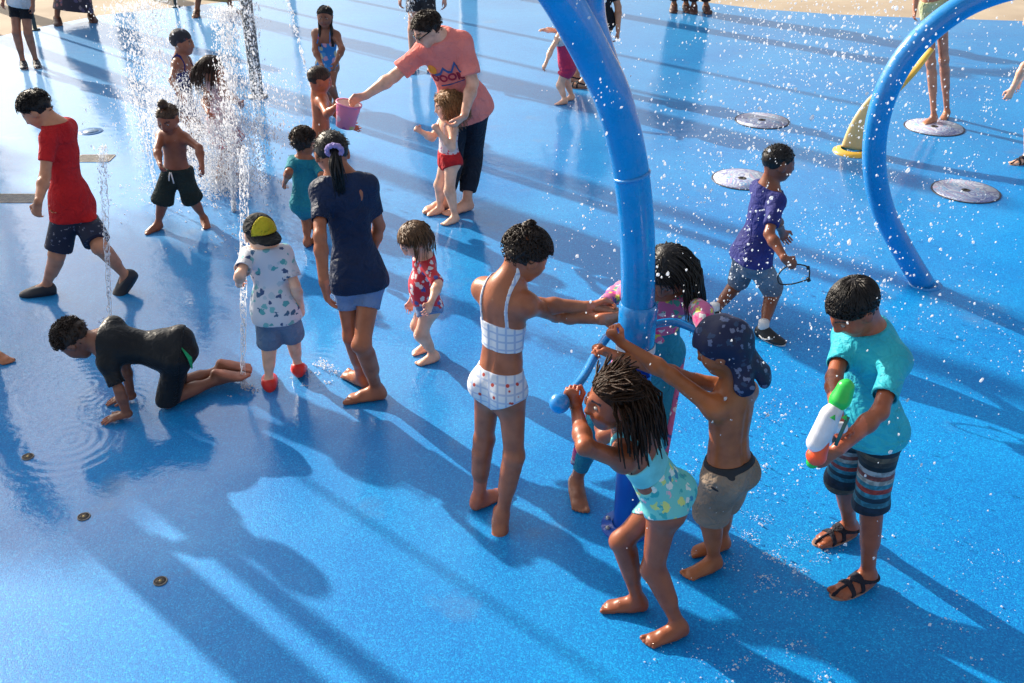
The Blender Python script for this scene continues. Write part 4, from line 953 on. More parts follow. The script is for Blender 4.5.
for k in 'LR':
    so_ = p.shoe(k, 'sneaker', blk, wsole)
    sk = p.shorts  # socks below
    a = p.leg[k]; m_ = MB(); m_.tube([a['a'] - a['u'] * .005, a['a'] + a['u'] * .055], [.034, .031], 16); m_.build('sock', plain('white_sock', (.7, .7, .7), .8), p.root)
    # the tick-shaped mark on the side of the shoe
    out = -a['r'] if a['r'][1] > 0 else a['r']; c0 = a['a'] - a['u'] * .024 + a['f'] * .05 + out * .047
    m_ = MB(); m_.tube([c0 - a['f'] * .045 + a['u'] * .004, c0 - a['f'] * .02 - a['u'] * .012, c0 + a['f'] * .0 - a['u'] * .008, c0 + a['f'] * .045 + a['u'] * .012 - out * .004], [.002, .005, .004, .001], 6); m_.build('shoe_mark', wsole, so_)
p.hairobj(p.hair('afro', black_hair, n=500, length=.07, r=.0022, seed=31, grow=1.04, amp=.003), black_hair)
# --- boy in red
p = Person('boy in bright red shirt and black shorts striding left in dark slip-on shoes', 1.33, (208, 146, 112), (84, 290), 82, (71, 205, .0), (58, 128, .0), (36, 110, -.01),
    armL=dict(e=(45, 176, 'n'), w=(38, 203, 'n'), h=(36, 216, 0), curl=.4), armR=dict(e=(66, 170, 'f'), w=(60, 200, 'n')),
    legL=dict(k=(57, 255), a=(46, 286), t=(22, 293)), legR=dict(k=(100, 247), a=(126, 276, .11), t=(113, 291, .03), tip=1), hyaw=98, hpitch=38, group=CH)
p.body(); p.shirt(cloth('red_cloth', (.62, .020, .022), (.52, .014, .018), .8), hem=-.14, sleeve=.62, ease=.013, flare=.010, collar=.03)
p.shorts(printed('navy_fleck_cloth', (.012, .018, .045), [(.10, .12, .2), (.012, .018, .045), (.25, .25, .3)], 42, .22), t=.88, ease=.02, flare=.022)
for k in 'LR': p.shoe(k, 'clog', plain('dark_clog', (.02, .022, .03), .5))
p.hairobj(p.hair('short', black_hair, n=700, length=.3, r=.0028, seed=41, grow=1.09, amp=.004), black_hair)
# --- crawling boy
p = Person('boy in black shirt and shorts crawling on hands and knees in the shallow water', 1.33, (140, 92, 70), (150, 405), 88, (176, 351, .05), (105, 343, .0), (74, 340, -.02),
    armL=dict(e=(119, 387, 'n'), w=(127, 411, 'n'), h=(108, 420, 0), curl=.0), armR=dict(e=(128, 376, 'f'), w=(130, 394, 'n'), h=(112, 401, 0), curl=.0),
    legL=dict(k=(167, 397), a=(219, 374, .10), t=(243, 383, .02), tip=1), legR=dict(k=(171, 389), a=(224, 365, .10), t=(243, 372, .02), tip=1), fat=.82, hyaw=92, hpitch=62, group=CH)
# plant the crawler's knees and hands on the pad
h = p.h; hipz = p.hip['L'][2]
for k, (ku, kv), (au, av), (wu, wv), (tu, tv) in (('L', (167, 400), (219, 379), (127, 414), (243, 384)), ('R', (172, 388), (224, 369), (131, 396), (243, 374))):
    L_ = p.leg[k]; L_['k'] = G(ku, kv, .045); L_['a'] = G(au, av, .055); f = unit(G(tu, tv, .03) - L_['a']); L_['f'] = f
    L_['u'] = unit(V(-.25, 0, -1) - f * (V(-.25, 0, -1) @ f)) * 1.0; L_['u'] = -unit(V(0.0, 0, 1) - f * f[2]); L_['r'] = np.cross(L_['f'], L_['u'])
    A = p.arm[k]; A['w'] = G(wu, wv, .035); 
    m0 = (A['s'] + A['w']) / 2; A['e'] = m0 + unit(V(.4, -.4, 0)) * .03; A['hd'] = unit(V(-1, -.35 if k == 'L' else -.2, -.1)); A['pn'] = V(0, 0, -1); A['curl'] = .05
print('crawl arm', np.linalg.norm(p.arm['L']['s'] - p.arm['L']['w']) / h, 'thigh', np.linalg.norm(p.leg['L']['h'] - p.leg['L']['k']) / h, np.linalg.norm(p.leg['L']['a'] - p.leg['L']['k']) / h)
p.body(); p.shirt(cloth('black_wet_cloth', (.014, .016, .018), (.008, .009, .011), .4), hem=-.10, sleeve=.8, ease=.014, flare=.006, wr=.0035)
p.shorts(cloth('black_wet_shorts', (.012, .013, .015), (.008, .009, .010), .5), t=.96, ease=.017, flare=.012, top=.12)
m_ = MB(); c0 = p.hip['L'] - p.sp * .02 * h; m_.tube([p.hip['L'] + V(.045, -.02, .095), p.hip['L'] + V(.085, -.04, .045), p.hip['L'] + V(.09, -.05, -.01)], [.004, .014, .005], 8, flat=.35); m_.build('green_stripe', cloth('green_trim', (.02, .40, .16)), p.root)
p.hairobj(p.hair('afro', dbrown_hair, n=1100, length=.16, r=.0030, seed=51, grow=1.10, amp=.008), dbrown_hair)
# --- toddler with the cap
p = Person('toddler in white palm-print shirt, denim shorts and yellow and black cap', 1.05, FAIR, (280, 388), 5, (276, 309, 0), (266, 250, .0), (260, 234, .01),
    armL=dict(e=(240, 275, 'n'), w=(239, 284, 'f'), h=(238, 283, .05), curl=.6), armR=dict(e=(296, 288, 'n'), w=(301, 306, 'f'), curl=.5),
    legL=dict(a=(269, 381), t=(269, 373)), legR=dict(a=(298, 366, .07), t=(299, 359, .03)), fat=1.0, hyaw=22, hpitch=5, group=CH)
p.body(); p.shirt(printed('palm_print_cloth', (.70, .70, .74), [(.10, .40, .42), (.05, .10, .22), (.2, .5, .5), (.5, .6, .66), (.05, .14, .25)], 25, .36), hem=-.16, sleeve=.75, ease=.018, flare=.012)
p.shorts(cloth('denim_blue', (.17, .25, .36), (.11, .17, .26)), t=1.0, ease=.022, flare=.012)
for k in 'LR': p.shoe(k, 'croc', plain('red_rubber_clog', (.75, .03, .02), .4))
p.hairobj(p.hair('short', brown_hair, n=150, length=.12, r=.002, seed=61, grow=1.04), brown_hair)
hh = p.hh; R = p.HR; cc = p.hc; capx = unit(-yawv(22) * 1.0 + V(.45, 0, 0)); capx = unit(V(.62, -.78, 0)); capr = unit(np.cross(capx, V(0, 0, 1)))
RC = np.stack([capr, capx, V(0, 0, 1)]); c1 = cc + R.T @ (V(0, -.07, .14) * hh)
def fcap(x, part):
    L = (x - c1) @ RC.T / hh; d = ellip(x, c1, V(.40, .46, .42) * hh, RC); d = smax(d, (-.02 - L[:, 2]) * hh, .004)
    q = (x - (c1 + RC.T @ (V(0, .40, -.02) * hh))) @ RC.T / hh
    br = smax((np.hypot(q[:, 0] / .33, q[:, 1] / .40) - 1) * hh * .33, np.abs(q[:, 2] + q[:, 1] * .28 + q[:, 0] ** 2 * .6) * hh - .006, .004)
    br = smax(br, -(ellip(x, c1, V(.36, .42, .6) * hh, RC)), .003)
    fr = (L[:, 1] - .14) * hh - np.abs(L[:, 0]) * hh * .25
    if part == 0: return smin(smax(d, fr, .003), br, .004)
    return smax(smax(d - .002, -fr + .002, .003), np.maximum(-br + .003, -1), .002)
P4 = [c1 + V(0, 0, .1), c1 - V(0, 0, .08), c1 + capx * .2, c1 + V(.09, .09, 0), c1 - V(.09, .09, 0)]
cp = p.garment('cap', lambda x: fcap(x, 0), P4, .05, cloth('black_cap_cloth', (.02, .022, .025)), vx=.0045)
fp_ = p.garment('cap_front_panel', lambda x: fcap(x, 1), P4, .05, cloth('yellow_cap_cloth', (.62, .50, .03), (.52, .42, .02)), vx=.0045)
# --- girl in the navy top
p = Person('tall girl in navy shirt and denim shorts with a lilac hair tie', 1.50, BR, (366, 392), 12, (358, 276, .0), (343, 182, .04), (332, 154, .08),
    armL=dict(e=(320, 236, 'n'), w=(324, 283, 'f'), h=(328, 303, 0), curl=.15), armR=dict(e=(379, 226, 'f'), w=(368, 262, 'f')),
    legR=dict(k=(362, 345), a=(377, 389), t=(349, 398)), legL=dict(k=(352, 337), a=(362, 376), t=(345, 372)), fat=.86, hyaw=20, hpitch=28, group=CH)
p.body(); p.shirt(cloth('navy_cloth', (.012, .024, .065), (.008, .016, .048), .6), hem=-.12, sleeve=.68, ease=.012, flare=.006, collar=.03)
p.shorts(cloth('light_denim', (.20, .30, .50), (.14, .22, .40)), t=.46, ease=.012, flare=.006)
mb_ = p.hair('short', black_hair, n=200, length=.15, r=.002, seed=71, grow=1.05, amp=.002)
t0 = p.hc + p.HR.T @ (V(0, -.50, .02) * p.hh)
for i in range(110):
    a0 = t0 + RNG.normal(size=3) * .008; e0 = D(341 + RNG.normal() * 2.5, 190 + RNG.normal() * 3, t0[1] - .05); m0 = (a0 + e0) / 2 + V(0, -.035, .015) + RNG.normal(size=3) * .010
    mb_.tube(spl([a0, m0, e0], 4), [.004, .005, .005, .005, .004, .003, .003, .002, .001], 5)
p.hairobj(mb_, black_hair)
m_ = MB(); c0 = t0 + V(0, -.006, -.002)
for i in range(22):
    a_ = i * .2856; m_.ball(c0 + V(math.cos(a_) * .034, -.012 + .006 * math.sin(i * 2.4), math.sin(a_) * .026), .013, 8, 6)
m_.build('hair_tie', cloth('lilac_cloth', (.42, .34, .72)), p.root)
# --- toddler in the teal sunsuit
p = Person('toddler with dark curls in a teal sun suit, seen from behind beside the tall girl', .95, BR, (307, 245), -8, (305, 204, 0), (305, 160, 0), (304, 142, 0),
    armL=dict(e=(289, 172, 'n'), w=(285, 182, 'f')), armR=dict(e=(322, 176, 'n'), w=(326, 186, 'f')), legL=dict(a=(307, 241)), legR=dict(a=(316, 238)), fat=1.12, hyaw=-30, hpitch=10, group=CH)
p.body(); teal = cloth('teal_cloth', (.02, .26, .33), (.015, .2, .27)); p.shirt(teal, hem=.0, sleeve=.9, ease=.008, name='sun_suit_top', tight=True, wr=.002); p.hem = None; p.shorts(teal, t=.8, ease=.009, flare=.004, name='sun_suit_legs', wr=.002, top=.3)
p.hairobj(p.hair('afro', black_hair, n=600, length=.22, r=.0035, seed=81, grow=1.1, amp=.010), dbrown_hair)
# --- small boy taking the bucket
ob = p = Person('small shirtless boy reaching for the pink bucket', 1.05, (186, 108, 70), (322, 196), -75, (321, 140, .0), (320, 96, 0), (320, 80, -.02),
    armR=dict(e=(327, 114, 'n'), w=(337, 106, 'n'), h=(343, 104, 0), curl=.5), armL=dict(e=(338, 116, 'f'), w=(349, 126, 'n'), h=(356, 128, 0), curl=.1),
    legL=dict(a=(326, 190)), legR=dict(a=(318, 192)), fat=1.1, hyaw=-72, hpitch=20, group=CH)
p.body(); p.shorts(cloth('orange_cloth', (.5, .14, .04)), t=.9, ease=.015)
p.hairobj(p.hair('afro', dbrown_hair, n=300, length=.06, r=.002, seed=91, grow=1.05), dbrown_hair)
# --- girl with braids
p = Person('girl with two long braids in a blue patterned swimsuit, standing at the back', 1.22, (150, 96, 72), (336, 101), 172, (327, 66, 0), (326, 32, 0), (325, 17, -.02),
    armR=dict(e=(315, 50, 'n'), w=(321, 64, 'n')), armL=dict(e=(342, 49, 'n'), w=(336, 63, 'n')), legR=dict(a=(329, 97), yaw=180), legL=dict(a=(337, 100), yaw=175), fat=1.05, hyaw=178, hpitch=5, group=CH)
p.body(); p.swim(printed('blue_cartoonless_print', (.03, .22, .55), [(.60, .08, .20), (.10, .35, .65), (.65, .35, .45), (.03, .12, .42), (.6, .5, .3)], 14, .42), hi=.72, name='swimsuit')
mb_ = p.hair('wet', black_hair, n=200, length=.3, r=.003, seed=101, grow=1.05, amp=.002)
for sg in (-1, 1):
    b0 = p.hc + p.HR.T @ (V(.33 * sg, .0, -.02) * p.hh); P_ = [b0 + V(-.010 * sg * -1, -.035 * min(i / 4, 1), -i * .030) + V(math.sin(i * 2.5) * .002, 0, 0) for i in range(10)]; mb_.tube(P_, [.013 + .003 * (i % 2) for i in range(10)], 8)
p.hairobj(mb_, black_hair)
# --- woman with the bucket
wm = p = Person('woman in a coral pink T-shirt and dark rolled-up trousers handing over the pink bucket', 1.66, (238, 184, 156), (458, 210), 168, (466, 108, .08), (442, 42, -.08), (427, 30, -.16),
    armR=dict(e=(388, 82, 'n'), w=(365, 96, 'n'), h=(356, 99, 0), curl=.5), armL=dict(e=(475, 92, 'n'), w=(464, 116, 'n'), h=(458, 122, 0), curl=.4),
    legR=dict(a=(446, 200), t=(436, 208)), legL=dict(k=(471, 155), a=(467, 202), t=(452, 212)), fat=1.08, hyaw=118, hpitch=32, cat='adult', group=CH)
p.body(); coral = cloth('coral_cloth', (.90, .27, .23), (.82, .22, .19), .85); p.shirt(coral, hem=-.08, sleeve=.80, ease=.026, flare=.014, wr=.008, collar=.045)
p.shorts(cloth('dark_trouser', (.014, .022, .04), (.01, .015, .028)), t=1.78, ease=.016, flare=.012, top=.05, name='trousers')
p.hairobj(p.hair('short', dbrown_hair, n=700, length=.35, r=.003, seed=111, grow=1.10, amp=.004), dbrown_hair)
E = lambda x, y, z: p.hc + p.HR.T @ (V(x, y, z) * p.hh)
m_ = MB()
for sg in (-1, 1): m_.tube([E(.15 * sg, .40, .02), E(.15 * sg, .42, .02)], .085 * p.hh, 14, flat=.75); m_.tube([E(.25 * sg, .40, .04), E(.37 * sg, .0, .05)], .004, 6)
m_.tube([E(-.05, .42, .03), E(.05, .42, .03)], .004, 6); m_.build('sunglasses', plain('dark_lens', (.01, .01, .012), .12), p.root)
# the print on her shirt: sun, mountain line and lettering, laid on the cloth
def onto(q):
    t = .16; q = np.asarray(q, float)
    for _ in range(30):
        d = float(p.shirt_f((q + Nn * t)[None])[0])
        if d < .001: break
        t -= d * .8
    return q + Nn * t
def on_shirt(pts2, name, mat, o, X, Y, N, th=.004, closed=True):
    n = len(pts2); F_ = [onto(o + X * x * 1.25 + Y * y * 1.25) for x, y in pts2]; vs = [q + N * th for q in F_] + [q - N * .004 for q in F_]
    fs = [list(range(n)), list(range(2 * n - 1, n - 1, -1))] + [[(i + 1) % n, i, i + n, (i + 1) % n + n] for i in range(n)]
    return mesh_obj(name, vs, fs, mat, p.root, smooth=False)
Nn = unit(p.frS); Xx = unit(-p.latS); Yy = p.sp; L_ = np.linalg.norm(p.neck - p.pel)
oc = p.pel + p.sp * L_ * .64 + p.latS * .012
PRINT = (oc, Xx, Yy, Nn)
th = [i * math.pi / 10 for i in range(20)]
on_shirt([(-.075 + .028 * math.cos(a), .045 + .028 * math.sin(a)) for a in th], 'sun_print', plain('orange_ink', (.85, .33, .03), .8), oc, Xx, Yy, Nn)
inkb = plain('blue_ink', (.05, .12, .32), .8); inkr = plain('dark_red_ink', (.35, .02, .06), .8)
mt = [(-.105, .012), (-.06, .018), (-.03, .03), (-.005, .062), (.02, .035), (.035, .03), (.065, .078), (.085, .03), (.10, .028), (.085, .018), (.066, .058), (.04, .018), (.02, .022), (-.004, .046), (-.025, .018), (-.06, .006)]
on_shirt(mt, 'mountain_print', inkb, oc, Xx, Yy, Nn, .006)
on_shirt([(-.05, -.062), (.0, -.058), (.09, -.05), (.09, -.044), (.0, -.051), (-.05, -.055)], 'line_print', inkb, oc, Xx, Yy, Nn, .006)
cu = bpy.data.curves.new('t', 'FONT'); cu.body = 'DOOR'; cu.size = .062; cu.extrude = .006; cu.align_x = 'CENTER'; cu.space_character = 1.05; cu.offset = .0015
to = bpy.data.objects.new('t', cu); COL.objects.link(to); bpy.context.view_layer.update(); me = bpy.data.meshes.new_from_object(to.evaluated_get(bpy.context.evaluated_depsgraph_get()))
vs = np.array([v.co[:] for v in me.vertices]); fs = [list(q.vertices) for q in me.polygons]; bpy.data.objects.remove(to)
o_ = oc - Yy * .038 + Nn * .002; mesh_obj('lettering', [onto(o_ + Xx * a * 1.25 + Yy * b_ * 1.25) + Nn * (c_ * .6 + .002) for a, b_, c_ in vs], fs, inkr, p.root, smooth=False)
# --- curly toddler in the spotted suit
p = Person('toddler with honey curls in a white and red spotted swimsuit, in front of the woman', .98, (248, 200, 172), (445, 215), 118, (449, 160, 0), (448, 122, 0), (447, 106, -.01),
    armR=dict(e=(432, 138, 'n'), w=(420, 131, 'n')), armL=dict(e=(452, 148, 'n'), w=(439, 132, 'n'), curl=.7), legR=dict(a=(440, 208), t=(429, 213)), legL=dict(a=(455, 217), t=(444, 223)), fat=1.1, hyaw=105, hpitch=8, group=CH)
p.body(); p.swim(printed('white_spotted_cloth', (.70, .62, .64), [(.6, .08, .14), (.35, .08, .3), (.7, .62, .64)], 34, .3), hi=.74, lo=.1, cut='flat', name='swimsuit_top'); p.bottoms(cloth('scarlet_cloth', (.68, .025, .03)), top=.24, e=.012)
p.hairobj(p.hair('curly', honey_hair, n=1200, length=.8, r=.0035, seed=121, grow=1.2, amp=.014, curl=.016), honey_hair)
# --- toddler in red and white
p = Person('toddler in red and white star-print shirt looking down at her tummy', .92, (246, 192, 164), (427, 358), 108, (427, 305, 0), (424, 258, 0), (414, 240, -.03),
    armL=dict(e=(438, 284, 'n'), w=(431, 303, 'n'), curl=.3), armR=dict(e=(418, 280, 'f'), w=(412, 300, 'f')), legL=dict(a=(434, 355), t=(419, 362)), legR=dict(a=(428, 344), t=(418, 350)), fat=1.1, hyaw=112, hpitch=42, belly=.022, group=CH)
p.body(); p.shirt(printed('red_star_cloth', (.62, .03, .05), [(.75, .70, .72), (.75, .7, .72), (.08, .10, .35), (.75, .7, .72)], 26, .36), hem=.02, sleeve=.95, ease=.009, flare=.004, tight=True, wr=.003)
p.bottoms(cloth('light_denim', (.20, .30, .50)), top=.2, e=.010)
p.hairobj(p.hair('long', brown_hair, n=520, length=.72, r=.0028, seed=131, grow=1.08, amp=.004), light_brown_hair)
# --- small boy with the top-knot
p = Person('shirtless little boy with a top-knot and dark green shorts running towards the camera', 1.02, (152, 92, 66), (180, 226), 170, (177, 172, 0), (173, 134, 0), (168, 119, -.04),
    armR=dict(e=(157, 150, 'n'), w=(160, 164, 'n')), armL=dict(e=(199, 148, 'n'), w=(202, 166, 'n')), legR=dict(a=(158, 224), t=(150, 230)), legL=dict(a=(204, 218), t=(207, 227)), fat=1.1, hyaw=168, hpitch=22, group=CH)
p.body(); p.shorts(cloth('dark_green_cloth', (.022, .035, .032), (.014, .022, .02)), t=1.1, ease=.020, flare=.016, top=.14)
m_ = MB(); c0 = p.pel + p.sp * .03 + p.frH * .095
for dx, l in ((-.012, .075), (.012, .06)): m_.tube([c0 + p.latH * dx * .3, c0 + p.latH * dx - V(0, .01, l * .5), c0 + p.latH * dx * 1.4 - V(0, .012, l)], .005, 6)
m_.build('drawstring', plain('white_sock', (.7, .7, .7), .8), p.root)
mb_ = p.hair('short', dbrown_hair, n=200, length=.12, r=.002, seed=141, grow=1.04); mb_.ball(p.hc + p.HR.T @ (V(0, -.05, .60) * p.hh), .14 * p.hh + .006, 14, 10)
for i in range(60): d0 = unit(RNG.normal(size=3)); q = p.hc + p.HR.T @ (V(0, -.05, .60) * p.hh); mb_.tube([q + d0 * .03, q + unit(d0 + .5 * RNG.normal(size=3)) * .036], .003, 4)
p.hairobj(mb_, brown_hair)
# --- two children in the fountain
p = Person('child in a dark swim cap and navy swimsuit standing in the white spray', 1.15, (160, 106, 82), (190, 150), -100, (185, 110, 0), (181, 60, 0), (183, 43, 0),
    armR=dict(e=(172, 80, 'n'), w=(180, 96, 'n')), armL=dict(e=(196, 78, 'n'), w=(204, 90, 'n')), legL=dict(a=(190, 147)), legR=dict(a=(182, 149)), hyaw=-92, hpitch=5, group=CH)
p.body(); p.swim(cloth('navy_suit_cloth', (.02, .03, .16)), hi=.82, name='swimsuit')
hh = p.hh; R = p.HR; cc = p.hc
def fsc(x):
    L = (x - cc) @ R.T / hh; d = ellip(x, cc + R.T @ (V(0, -.09, .16) * hh), V(.39, .47, .42) * hh, R) + wob(x, 30, 4) * .004
    return smax(d, (np.interp(L[:, 1], [-.5, -.1, .1, .3], [-.2, -.08, .1, .22]) - L[:, 2]) * hh, .006)
p.garment('swim_cap', fsc, [cc + V(0, 0, .1), cc - V(0, 0, .1), cc + V(.1, .1, 0), cc - V(.1, .1, 0)], .06, printed('swim_cap_cloth', (.02, .02, .03), [(.2, .03, .03), (.02, .02, .03), (.05, .05, .07)], 20, .3))
p = Person('girl with long dark ponytail in a pale pink dress standing in the fountain spray', 1.22, (172, 112, 84), (222, 178), -48, (222, 128, 0), (218, 84, 0), (213, 69, 0),
    armR=dict(e=(233, 98, 'n'), w=(240, 104, 'f')), armL=dict(e=(205, 102, 'n'), w=(208, 112, 'n')), legL=dict(a=(218, 176)), legR=dict(a=(228, 174)), hyaw=-70, hpitch=10, group=CH)
p.body(); p.shirt(cloth('pale_pink_cloth', (.72, .50, .54), (.62, .40, .45)), hem=-.1, sleeve=0, ease=.014, flare=.012, name='dress_top'); p.skirt(cloth('rose_red_cloth', (.52, .08, .10), (.42, .05, .08)), t=.62, flare=.03, top=.2)
p.hairobj(p.hair('long', dbrown_hair, n=240, length=1.1, r=.004, seed=151, grow=1.07, tail=V(-.18, -.05, -1)), dbrown_hair)
# --- far edge and frame edges
p = Person('child in white top, black shorts and striped trainers, cropped at the top left corner', 1.30, (168, 112, 88), (31, 64), 172, (20, 2, 0), (18, -38, 0), (18, -58, 0),
    legR=dict(a=(23, 62), t=(24, 68)), legL=dict(a=(36, 61), t=(38, 67)), armL=dict(e=(32, -14, 'n'), w=(33, 6, 'n')), group=CH)
p.body(); p.shirt(cloth('white_cloth', (.7, .7, .74)), hem=-.1, sleeve=.7, ease=.014); p.shorts(cloth('black_cloth', (.012, .013, .02)), t=.5, ease=.014)
for k in 'LR': p.shoe(k, 'sneaker', printed('black_white_shoe', (.03, .03, .04), [(.6, .6, .6), (.03, .03, .04)], 50, .35), wsole)
p = Person('woman in a long dark flowered skirt standing at the far left edge of the pad', 1.62, (150, 100, 78), (74, 20), 165, (72, -45, 0), (72, -90, 0), (72, -112, 0),
    legR=dict(a=(57, 18), t=(58, 24)), legL=dict(a=(91, 15), t=(93, 20)), cat='adult', group=CH)
p.body(); p.skirt(printed('dark_flower_skirt', (.03, .025, .045), [(.25, .10, .12), (.10, .08, .16), (.03, .025, .045), (.22, .18, .2)], 16, .36), t=1.80, flare=.12); p.shirt(cloth('black_cloth', (.012, .013, .02)), sleeve=.7)
for k in 'LR': p.shoe(k, 'clog', plain('brown_shoe', (.08, .035, .03), .5))
p = Person('person in tan skirt and brown sandals at the far edge by the thin post', 1.60, (150, 96, 70), (214, 12), 170, (214, -50, 0), (214, -96, 0), (214, -118, 0),
    legR=dict(a=(197, 10), t=(196, 15)), legL=dict(a=(231, 8), t=(235, 12)), cat='adult', group=CH)
p.body(); p.shirt(cloth('tan_shirt', (.4, .28, .18)), sleeve=.7); p.skirt(cloth('yellow_tan_cloth', (.60, .40, .16), (.5, .3, .14)), t=1.72, flare=.04)
for k in 'LR': p.shoe(k, 'sandal', plain('brown_sandal', (.10, .04, .02), .6), sol)
p = Person('person in black patterned shorts wading behind the woman in pink, head out of frame', 1.60, (206, 156, 134), (424, 66), 175, (421, -8, 0), (420, -55, 0), (420, -78, 0),
    armR=dict(e=(400, -22, 'n'), w=(400, 2, 'n')), armL=dict(e=(442, -22, 'n'), w=(445, 2, 'n')), legR=dict(a=(413, 64)), legL=dict(a=(433, 62)), cat='adult', group=CH)
p.body(); p.shorts(printed('black_dotted_cloth', (.015, .015, .02), [(.5, .5, .5), (.015, .015, .02), (.015, .015, .02)], 40, .25), t=.52, ease=.018); p.shirt(cloth('white_cloth', (.7, .7, .74)), sleeve=.6)
p = Person('toddler in a raspberry romper with white ruffle, half behind the blue tube', .92, FAIR, (566, 102), 62, (567, 68, 0), (562, 33, 0), (560, 18, 0),
    armL=dict(e=(551, 50, 'n'), w=(546, 63, 'n')), armR=dict(e=(550, 30, 'f'), w=(543, 30, 'n')), legL=dict(a=(565, 100), t=(557, 103)), legR=dict(a=(572, 96), t=(566, 99)), fat=1.1, group=CH)
p.body(); rasp = cloth('raspberry_cloth', (.55, .04, .12), (.45, .03, .10)); p.shirt(rasp, hem=-.02, sleeve=0, ease=.014, name='romper_top'); p.shorts(rasp, t=.35, ease=.018, flare=.02, name='romper_bottom', top=.3)
p.swim(cloth('white_cloth', (.7, .7, .74)), lo=.7, hi=.95, e=.024, cut='flat', straps=False, name='ruffle'); p.hairobj(p.hair('short', brown_hair, n=100, length=.2, seed=161), brown_hair)
p = Person('person in brown trousers and strapped sandals hidden behind the blue tube', 1.5, (200, 150, 120), (580, 84), 175, (600, 22, 0), (600, -20, 0), (600, -40, 0),
    legR=dict(a=(576, 76), t=(574, 80)), legL=dict(a=(583, 82), t=(580, 86)), cat='adult', group=CH)
p.body(); p.shirt(cloth('black_cloth', (.012, .013, .02)), sleeve=.7); p.shorts(cloth('brown_trouser', (.1, .06, .04)), t=.6)
for k in 'LR': p.shoe(k, 'sandal', sand, sol)
p.hairobj(p.hair('short', brown_hair, n=60, length=.2, seed=162), brown_hair)
p = Person('child in pale yellow-green swim bottoms standing on a disc behind the blue hoop', 1.25, (196, 138, 108), (932, 122), 150, (934, 4, 0), (930, -42, 0), (930, -62, 0),
    armR=dict(e=(917, 4, 'n'), w=(912, 36, 'n')), armL=dict(e=(950, -6, 'n'), w=(952, 14, 'n')), legR=dict(a=(934, 117), t=(919, 124)), legL=dict(a=(947, 112), t=(939, 122)), group=CH)
p.body(); p.shorts(cloth('pale_lime_cloth', (.62, .66, .38), (.5, .55, .3)), t=.22, ease=.012, top=.1); p.swim(cloth('pale_lime_cloth', (.62, .66, .38)), lo=.5, hi=.75, cut='flat', name='swim_top')
p.hairobj(p.hair('short', brown_hair, n=60, length=.2, seed=163), brown_hair)
p = Person('child in brown sandals stepping in at the right edge of the frame', 1.25, FAIR, (1030, 168), 75, (1052, 98, 0), (1046, 40, 0), (1036, 18, 0),
    armL=dict(e=(1024, 66, 'n'), w=(1012, 90, 'n')), armR=dict(e=(1030, 60, 'f'), w=(1020, 80, 'f')), legL=dict(k=(1030, 130), a=(1027, 157), t=(1008, 163)), legR=dict(a=(1064, 160), t=(1048, 164)), group=CH)
p.body(); p.shorts(cloth('grey_cloth', (.22, .25, .30)), t=.8); p.shirt(cloth('white_cloth', (.7, .7, .74)), sleeve=.6)
for k in 'LR': p.shoe(k, 'sandal', sand, sol)
p = Person('barefoot person at the left edge of the frame, only the toes in view', 1.25, TAN, (-20, 352), -80, (-60, 262, 0), (-56, 185, 0), (-52, 158, 0),
    legR=dict(a=(-10, 350), t=(7, 360)), legL=dict(a=(-80, 352), t=(-60, 356)), armL=dict(e=(-70, 225, 'f'), w=(-66, 255, 'f')), armR=dict(e=(-60, 225, 'n'), w=(-56, 255, 'n')), group=CH)
p.body(); p.shorts(cloth('grey_cloth', (.22, .25, .30)), t=.8); p.shirt(cloth('black_cloth', (.012, .013, .02)), sleeve=.6)
for (u, v, lb, cl) in ((680, 8, 'person in dark trousers at far edge, left of the pair beyond the post', (.03, .03, .05)), (700, 9, 'person in brown trousers at far edge, right of the pair beyond the post', (.05, .03, .03))):
    p = Person(lb, 1.7, MID, (u, v), 175, (u, v - 72, 0), (u, v - 125, 0), (u, v - 150, 0), legR=dict(a=(u - 6, v - 3), yaw=170), legL=dict(a=(u + 6, v - 3), yaw=185), cat='adult', group=CH)
    p.body(); p.shorts(cloth('far_trouser_%d' % u, cl), t=1.85, ease=.02, name='trousers'); p.shirt(cloth('tan_shirt', (.4, .28, .18)), sleeve=.7)
    for k in 'LR': p.shoe(k, 'clog', plain('brown_shoe', (.08, .035, .03), .5))
# ------------------------------------------------------------------ held things
# pink bucket between the woman and the small boy
wY = wm.arm['R']['w'][1] - .02
top = D(349, 103, wY); bot = D(345, 128, wY); ax = unit(bot - top); HB = np.linalg.norm(bot - top) * .95
bk = empty('toy_bucket', bot, 'pink toy bucket with bright pictures held out over the water', 'bucket')
pk = printed('pink_bucket_plastic', (.86, .24, .36), [(.75, .55, .15), (.55, .10, .3), (.8, .5, .6), (.3, .3, .6)], 16, .36, .35)
m_ = MB(); m_.lathe(top, [(.085, 0), (.088, 0), (.087, .008), (.066, HB), (.0, HB)], 28, ax); m_.build('shell', pk, bk)
m_ = MB(); m_.lathe(top, [(.083, .004), (.062, HB - .006), (0, HB - .006)], 28, ax); m_.build('inner_wall', plain('white_plastic', (.75, .65, .68), .4), bk)
m_ = MB(); m_.lathe(top, [(.084, -.002), (.093, -.002), (.093, .010), (.087, .010)], 28, ax); m_.build('rim', plain('pink_rim', (.75, .20, .38), .35), bk)
